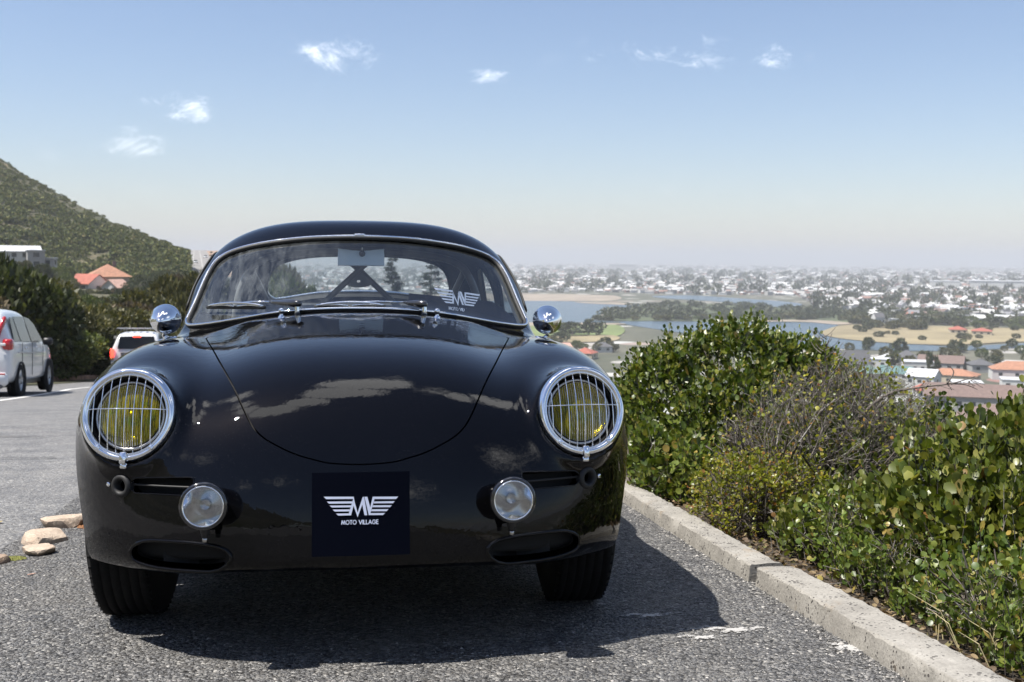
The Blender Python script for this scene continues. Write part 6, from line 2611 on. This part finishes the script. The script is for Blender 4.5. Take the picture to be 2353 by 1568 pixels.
patch('open_sandy_land', [(900, 679), (1200, 676), (1330, 677), (1420, 681), (1400, 691), (1200, 692), (900, 694)], SAND, .15)
patch('lagoon', [(700, 694), (1000, 692), (1200, 691.5), (1320, 693), (1440, 697), (1470, 702), (1440, 712), (1380, 722), (1360, 734), (1420, 741), (1300, 742), (1190, 741), (900, 742), (700, 740)], WATER, .30)
patch('sand_spit', [(1320, 694.5), (1380, 695), (1440, 697), (1452, 701), (1410, 700), (1350, 697.5)], SAND, .45)
patch('channel', [(1500, 681), (1580, 679), (1640, 682), (1730, 688), (1800, 693), (1845, 700), (1800, 706), (1740, 702), (1680, 696), (1600, 690), (1530, 686)], WATER, .30)
patch('shore_scrub', [(1365, 732), (1400, 722), (1450, 712), (1480, 700), (1560, 696), (1660, 700), (1760, 706), (1860, 710), (1960, 722), (1980, 738), (1880, 741), (1760, 739), (1650, 741), (1560, 737), (1450, 738)], SCRUB2, .50)
patch('lagoon', [(1420, 741), (1560, 739), (1700, 741), (1800, 738), (1880, 738), (1925, 746), (1905, 756), (1885, 766), (1920, 777), (2000, 785), (2100, 791), (2200, 796), (2353, 789), (2500, 785), (2500, 796), (2340, 800), (2200, 806), (2050, 806), (1900, 800), (1750, 790), (1600, 770)], WATER, .30)
patch('far_bank_sand', [(1700, 736.5), (1820, 735), (1900, 737), (1960, 743), (1925, 746), (1850, 740), (1760, 739)], SAND, .55)
patch('dry_grass_peninsula', [(1886, 765), (1900, 757), (1935, 748), (2000, 746), (2100, 748), (2250, 752), (2400, 756), (2560, 757), (2560, 782), (2350, 785), (2200, 792), (2080, 790), (1980, 783), (1915, 775)], GRASSD, .60)
patch('beige_shore', [(700, 741), (1190, 741), (1400, 742.5), (1420, 746), (1190, 749), (700, 750)], SAND, .58)
patch('green_lawn', [(700, 749), (1190, 747), (1410, 746), (1420, 772), (1300, 776), (1190, 774), (700, 776)], GRASSG, .55)
patch('dry_field', [(700, 776), (1200, 773), (1400, 770), (1400, 784), (1200, 787), (700, 788)], GRASSD, .62)

# ---------------------------------------------------------------- near roofs of the town, lower right
def town(label, px, vb, wpx, dep, wall, rise, rz, wm, rm, kind='gable', nwin=3, z=None, **kw):
    z = PZ + .1 if z is None else z
    d = (CW[2] - z) / math.tan(-math.asin(dirw(1176, vb)[2]))
    wid = wpx / FPX * d
    return house(label, px, vb, d, wid, dep, wall, rise, rz, wm, rm, kind, nwin, z, **kw)


near = [
    ('long brown roofed building with a window band at the right picture edge', 2300, 908, 300, 14, 4.8, 3.2, .10, GREYW, TILE_B, 'gable', 11, -44),
    ('brown roofed house directly below the long brown roofed building, right edge', 2330, 950, 220, 14, 3.5, 3.0, -.1, CREAM, TILE_B, 'hip', 4, -40),
    ('house with bright orange tiled hip roof and white wall near the right edge', 2335, 838, 96, 13, 4.5, 3.4, .15, WHITE, TILE_O, 'hip', 3, None),
    ('tan house with a wide low orange roof in the right of the town', 2190, 855, 105, 13, 4.2, 2.4, -.2, CREAM, TILE_O, 'hip', 3, None),
    ('long brown roofed block with a dark end gable at the water edge', 2165, 824, 92, 12, 3.4, 3.2, -.1, GREYW, TILE_B, 'gable', 5, None),
    ('pale grey and white flat-roofed block left of the tan house', 2110, 835, 62, 12, 5.5, .5, .1, WHITE, ROOF_W, 'flat', 4, None),
    ('grey roofed house between the brown block and orange hip roof', 2255, 826, 50, 12, 3.6, 2.4, .3, GREYW, TILE_G, 'hip', 2, None),
    ('steep charcoal gabled house with pale gable wall near the water', 1960, 835, 66, 11, 3.6, 6.0, .35, CREAM, TILE_G, 'gable', 2, None),
    ('dark grey roofed house behind the top right of the large evergreen', 1902, 828, 44, 11, 3.4, 4.4, -.4, GREYW, TILE_G, 'gable', 2, None),
    ('white flat roofed building right of the charcoal gabled house', 2010, 826, 60, 12, 4.4, .5, -.1, WHITE, ROOF_W, 'flat', 3, None),
    ('house with green roof in front of the white flat roofed building', 2000, 850, 60, 12, 2.6, 3.4, .2, CREAM, ROOF_GN, 'hip', 3, None),
    ('turquoise roofed building beyond the bare twigs', 2062, 848, 66, 12, 2.6, 2.8, -.2, WHITE, ROOF_T, 'gable', 3, None),
    ('small house with pale grey roof near the lagoon corner', 2042, 818, 34, 10, 3.2, 2.4, .2, WHITE, ROOF_W, 'hip', 2, None),
    ('grey brown roofed house at the lagoon edge, right of the twigs', 2085, 815, 46, 11, 3.4, 3.6, .1, GREYW, TILE_G, 'hip', 2, None),
    ('small orange red roof peeping over the bare branch', 2130, 885, 42, 9, 2.6, 2.6, .2, WHITE, TILE_R, 'hip', 2, -46),
    ('white gabled house under the tan house, beyond the bare branch', 2125, 862, 60, 10, 4.2, 2.6, -.3, WHITE, ROOF_W, 'gable', 3, -48),
    ('pale blue grey flat-roofed annex beside the tan house', 2225, 872, 60, 10, 4.0, .4, .1, GREYW, ROOF_W, 'flat', 2, -47),
    ('white walled flat-roofed block in front of the orange hip roof', 2345, 860, 70, 11, 4.0, .4, .1, WHITE, ROOF_W, 'flat', 3, -48),
    ('house with orange roof left of the large evergreen bush', 1288, 812, 44, 11, 3.0, 2.8, .4, WHITE, TILE_P, 'gable', 2, None),
    ('red brown roofed house just above the right wing of the coupe', 1345, 822, 46, 11, 3.0, 2.8, -.3, CREAM, TILE_R, 'hip', 2, None),
    ('grey roofed house at the left foot of the large evergreen bush', 1385, 806, 40, 11, 3.2, 2.4, .1, WHITE, TILE_G, 'hip', 2, None),
    ('tiny pale house left of the right wing mirror', 1228, 800, 34, 10, 3.0, 2.2, .1, WHITE, ROOF_W, 'gable', 2, None),
    ('low red roofed hall among trees beyond the dry grass peninsula', 2200, 746, 34, 16, 3, 2.4, .1, CREAM, TILE_R, 'hip', 3, None),
    ('second low red roofed hall right of the first, beyond the dry grass', 2255, 748, 40, 16, 3, 2.2, .0, CREAM, TILE_R, 'hip', 3, None),
]
for a in near:
    town(*a)

# ---------------------------------------------------------------- trees of the plain
TCR = []
for k in range(6):
    V, F = shrub_mesh(500 + k, 6, 420, .26, .8, 1.0)
    TCR.append(mesh_from('crown', V, F, SHRUB[[0, 1, 0, 3, 0, 1][k]], True))
TTR = mesh_from('tree_trunk', *(lambda mb: (mb.v, mb.f))(MB().tube([(0, 0, -.5), (0, 0, .6)], [.07, .05], 5)), BARK, True)


def plain_tree(x, y, w, h, label, group=None, z=PZ, k=None, name='tree'):
    o = bpy.data.objects.new(name, None)
    COL.objects.link(o)
    o.matrix_world = Matrix.Translation((x, y, z)) @ Matrix.Rotation(rng.uniform(0, 6.28), 4, 'Z') @ Matrix.Diagonal((w / 2, w / 2, h / 1.5, 1))
    tag(o, label, 'tree', group)
    for me, nm, zz in ((TCR[rng.integers(6) if k is None else k], 'crown', .28), (TTR, 'trunk', 0)):
        c = bpy.data.objects.new(nm, me)
        COL.objects.link(c)
        c.parent = o
        c.location = (0, 0, zz)
        if nm == 'crown':
            c['kind'] = 'stuff'


def plain_xy(px, v):
    P = on_level(px, v, PZ)
    return P[0], P[1]


for i, (px, v, w, h, lb) in enumerate(((1315, 772, 26, 9, 'wide dark clump of trees on the lawn right of the wing mirror'), (1352, 773, 10, 11, 'first single round palm-like tree on the lawn, left of the evergreen bush'), (1374, 772, 10, 9, 'second single round tree on the lawn, against the evergreen bush'),
                                      (1990, 815, 5, 9, 'narrow palm-like tree beside the charcoal gabled house'), (2068, 812, 9, 8, 'round palm beside the small pale grey roof'), (2142, 880, 6, 12, 'tall palm between the bare branch and the tan house'),
                                      (1286, 790, 14, 7, 'low dark tree between the roofs left of the evergreen bush'))):
    x, y = plain_xy(px, v)
    plain_tree(x, y, w, h, lb, k=[0, 2, 4][i % 3])
rn = np.random.default_rng(12)
for i in range(60):
    px = rn.uniform(1960, 2500)
    v = rn.uniform(749, 788) if i > 26 else rn.uniform(752, 760)
    if px < 2010 and v > 770:
        continue
    x, y = plain_xy(px, v)
    s = rn.uniform(.5, 1.0) if v > 760 else rn.uniform(.8, 1.5)
    kk = int(rng.integers(6))
    plain_tree(x, y, 9 * s, 4.5 * s, '%s %s thorn tree on the dry grass peninsula' % ('larger' if s > .95 else 'mid sized' if s > .7 else 'small', ('dark', 'olive', 'deep green', 'green', 'blackish', 'dull')[kk]), 'thorn trees on the dry grass', k=kk)
# belts of trees: shore scrub and the green band behind the peninsula
belt = [(1370, 1960, 700, 738, 420, 10, 4.5), (1960, 2560, 716, 748, 420, 14, 6), (1900, 2560, 800, 850, 46, 7, 5), (1240, 1420, 794, 812, 16, 6, 4), (600, 1200, 690, 700, 60, 10, 5)]
trees = []
for (a, b, v0, v1, n, w, h) in belt:
    for i in range(n):
        px = rn.uniform(a, b)
        v = rn.uniform(v0, v1)
        if a == 1370 and (v < np.interp(px, [1370, 1480, 1700, 1960], [724, 700, 702, 722])):
            continue
        s = rn.uniform(.6, 1.3)
        trees.append((px, v, w * s, h * s))
for i in range(1500):
    v = 612 + 112 * rn.random() ** 1.1
    px = rn.uniform(560, 2560)
    if v > 674 and px < 1500:
        continue
    if v > 678 and px < 1860:
        continue
    s = rn.uniform(.5, 1.5)
    trees.append((px, v, 11 * s, 8 * s))
# ---------------------------------------------------------------- the white town
HM = []
for k in range(6):
    w, d, h, r = [(11, 8, 4.5, 2.6), (14, 9, 3.2, 3.0), (9, 9, 6.5, .0), (16, 8, 5.5, 2.4), (8, 7, 5.5, 3.4), (12, 10, 4.0, .0)][k]
    mb = MB().box((0, 0, h / 2), (w, d, h))
    if r:
        mb.add([(-w / 2, -d / 2, h), (-w / 2, d / 2, h), (-w / 2, 0, h + r), (w / 2, -d / 2, h), (w / 2, d / 2, h), (w / 2, 0, h + r)], [(0, 2, 1), (3, 4, 5)])
    HM.append((mb, w, d, h, r))
RMATS = [ROOF_W, TILE_G, simple('town_grey_roof', (.20, .20, .21), .8), WHITE, TILE_B, simple('town_red_roof', (.27, .13, .10), .85)]
BODY = [mesh_from('wall', hm[0].v, hm[0].f, WHITE, False) for hm in HM]


def roof_mb(k):
    _, w, d, h, r = HM[k]
    mb = MB()
    if r:
        mb.add([(-w / 2 - .3, -d / 2 - .3, h), (w / 2 + .3, -d / 2 - .3, h), (w / 2 + .3, 0, h + r + .15), (-w / 2 - .3, 0, h + r + .15), (-w / 2 - .3, d / 2 + .3, h), (w / 2 + .3, d / 2 + .3, h)], [(0, 1, 2, 3), (3, 2, 5, 4)])
    else:
        mb.box((0, 0, h + .15), (w + .4, d + .4, .3))
    return mb


ROOFS = {}
WINS = []
for k in range(6):
    _, w, d, h, r = HM[k]
    mb = MB()
    for i in range(3):
        mb.box((-w / 2 + w * (i + .5) / 3, -d / 2 - .03, h * .5), (w * .16, .1, h * .28))
    mb.box((w / 2 + .03, 0, h * .5), (.1, d * .3, h * .28))
    WINS.append(mesh_from('windows', mb.v, mb.f, WINM, False))
for k in range(6):
    for j in range(6):
        mb = roof_mb(k)
        ROOFS[(k, j)] = mesh_from('roof', mb.v, mb.f, RMATS[j], False)
hs_ = []
for i in range(10500):
    v = 606 + 118 * rn.random() ** 1.15
    px = rn.uniform(560, 2620)
    vmax = np.interp(px, [560, 1420, 1520, 1830, 1900, 2050, 2560], [672, 672, 677, 680, 712, 716, 744])
    if v > vmax:
        continue
    hs_.append((px, v))
for i in range(130):
    px = rn.uniform(2000, 2600)
    hs_.append((px, rn.uniform(716, 746)))
hs_.sort(key=lambda t: -t[1])
for (px, v) in hs_[:300]:
    x, y = plain_xy(px, v)
    k = rn.integers(6)
    o = bpy.data.objects.new('town_house', None)
    COL.objects.link(o)
    o.matrix_world = Matrix.Translation((x, y, PZ)) @ Matrix.Rotation(rn.choice([0, .3, -.4, 1.2, 1.7]) + rn.normal(0, .1), 4, 'Z') @ Matrix.Scale(rn.uniform(.75, 1.15), 4)
    j = int(rn.choice([0, 0, 0, 1, 1, 2, 2, 3, 3, 4, 5]))
    tag(o, 'small white %s house with %s roof, in the town beyond the lagoon' % (('gabled', 'low long', 'tall flat-roofed', 'two-storey gabled', 'narrow steep', 'low flat-roofed')[k], ('a pale', 'a charcoal', 'a mid grey', 'a white', 'a brown', 'a red')[j]), 'house', 'white houses of the town beyond the lagoon')
    for me, nm in ((BODY[k], 'wall'), (ROOFS[(k, j)], 'roof'), (WINS[k], 'windows')):
        c = bpy.data.objects.new(nm, me)
        COL.objects.link(c)
        c.parent = o
# the rest of the town in one mesh each for walls and roofs
WV, WF, WC = [], [], []
TOWNM, nt, out = material('far_town')
g = nt.new('ShaderNodeNewGeometry')
p = nt.new('ShaderNodeBsdfPrincipled', Roughness=.85)
nt.put(p, 'Base Color', nt.ramp(g.outputs['Random Per Island'], [(0, (.56, .56, .55)), (.34, (.38, .37, .35)), (.55, (.17, .165, .16)), (.75, (.54, .54, .53)), (.86, (.24, .14, .11)), (1, (.30, .27, .24))], 'CONSTANT'))
nt.l.new(p.outputs[0], out.inputs[0])
nb = 0
for (px, v) in hs_[300:]:
    x, y = plain_xy(px, v)
    k = rn.integers(6)
    a = rn.choice([0, .3, -.4, 1.2, 1.7]) + rn.normal(0, .1)
    dist = math.hypot(x, y)
    s = rn.uniform(.6, 1.1) * (1 + max(0, dist - 2500) / 5000)
    ca, sa = math.cos(a), math.sin(a)
    for mb in (HM[k][0], roof_mb(k)):
        Q = np.array(mb.v) * s * np.array([1, 1, .8])
        Q = np.stack([Q[:, 0] * ca - Q[:, 1] * sa + x, Q[:, 0] * sa + Q[:, 1] * ca + y, Q[:, 2] + PZ], 1)
        WV.append(Q)
        WF += [tuple(i + nb for i in f) for f in mb.f]
        nb += len(Q)
obj('far_town_houses', np.concatenate(WV), WF, TOWNM, None, False, None, 'stuff')
# long sheds further off
for i, (px, v, w, lb) in enumerate(((1430, 624, 60, 'pale shed roof in the far left of the town'), (2075, 606, 40, 'long pale factory roof on the horizon'), (2215, 618, 16, 'single bright white building far out on the plain'),
                                    (2300, 663, 120, 'long white warehouse across the right of the town'), (2170, 663, 60, 'long low white warehouse left of the longest one'), (2250, 632, 36, 'pale cube building in the hazy middle distance'))):
    x, y = plain_xy(px, v)
    d = math.hypot(x, y)
    o = thing('warehouse', lb, 'building', (x, y, PZ), -math.atan2(x, y), None, False)
    ww = w / FPX * d
    MB().box((0, 0, .0028 * d), (ww, ww * .5 + 20, .0056 * d)).build('wall', WHITE, o)
    MB().box((0, 0, .0060 * d), (ww * 1.02, ww * .52 + 20, .0006 * d)).build('roof', ROOF_W, o)
trees.sort(key=lambda t: -t[1])
for (px, v, w, h) in trees[:280]:
    x, y = plain_xy(px, v)
    kk = int(rng.integers(6))
    plain_tree(x, y, w, h, '%s %s tree on the plain around the lagoon' % ('broad' if w > 12 else 'middling' if w > 9 else 'small', ('dark green', 'olive', 'deep green', 'bright green', 'blackish green', 'dull olive')[kk]), 'trees of the plain around the lagoon', k=kk)
VV, FF = [], []
nb = 0
CL = []
for k in range(8):
    V, F = shrub_mesh(700 + k, 4, 70, .5, .8)
    CL.append((V, F))
for i, (px, v, w, h) in enumerate(trees[280:]):
    x, y = plain_xy(px, v)
    V, F = CL[i % 8]
    s = 1 + max(0, math.hypot(x, y) - 1500) / 3000
    Q = V * np.array([w / 2 * s, w / 2 * s, h / 1.2 * min(s, 1.6)]) + np.array([x, y, PZ - .3])
    VV.append(Q)
    FF.append(F + nb)
    nb += len(Q)
obj('far_trees', np.concatenate(VV), np.concatenate(FF), SHRUB[0], None, True, None, 'stuff')

# far hills across the bay of land, almost lost in haze
V, F = [], []
us = np.arange(300, 2700, 40)
for j, (dz, dd) in enumerate(((-2, 0), (1, 1500))):
    pass
N_ = len(us)
for u in us:
    x, y = bearing(u, 21000)
    h = max(0, 140 * math.exp(-((u - 1760) / 260) ** 2) + 120 * math.exp(-((u - 1150) / 300) ** 2) + 60 + 60 * mnoise.noise((u * .01, 0, 0)))
    V.append((x, y, PZ - 5))
    V.append((x * 1.08, y * 1.08, PZ + h))
    V.append((x * 1.25, y * 1.25, PZ - 5))
for i in range(N_ - 1):
    a = 3 * i
    F.append((a, a + 3, a + 4, a + 1))
    F.append((a + 1, a + 4, a + 5, a + 2))
obj('far_hills', V, F, simple('far_hill', (.07, .08, .07), .95), None, True, None, 'structure')

# ================================================================= HAZE
m, nt, out = material('haze')
vol = nt.new('ShaderNodeVolumePrincipled')
vol.inputs['Color'].default_value = (.60, .625, .67, 1)
vol.inputs['Density'].default_value = .00022
vol.inputs['Anisotropy'].default_value = .0
nt.l.new(vol.outputs[0], out.inputs['Volume'])
mb = MB().box((0, 0, 0), (70000, 70000, 1))
V = [(x, y, (-58 if z < 0 else 120)) for x, y, z in mb.v]
hz = obj('haze', V, [tuple(f) for f in mb.f], m, None, False, None, 'stuff')
m.cycles.homogeneous_volume = True if hasattr(m.cycles, 'homogeneous_volume') else True
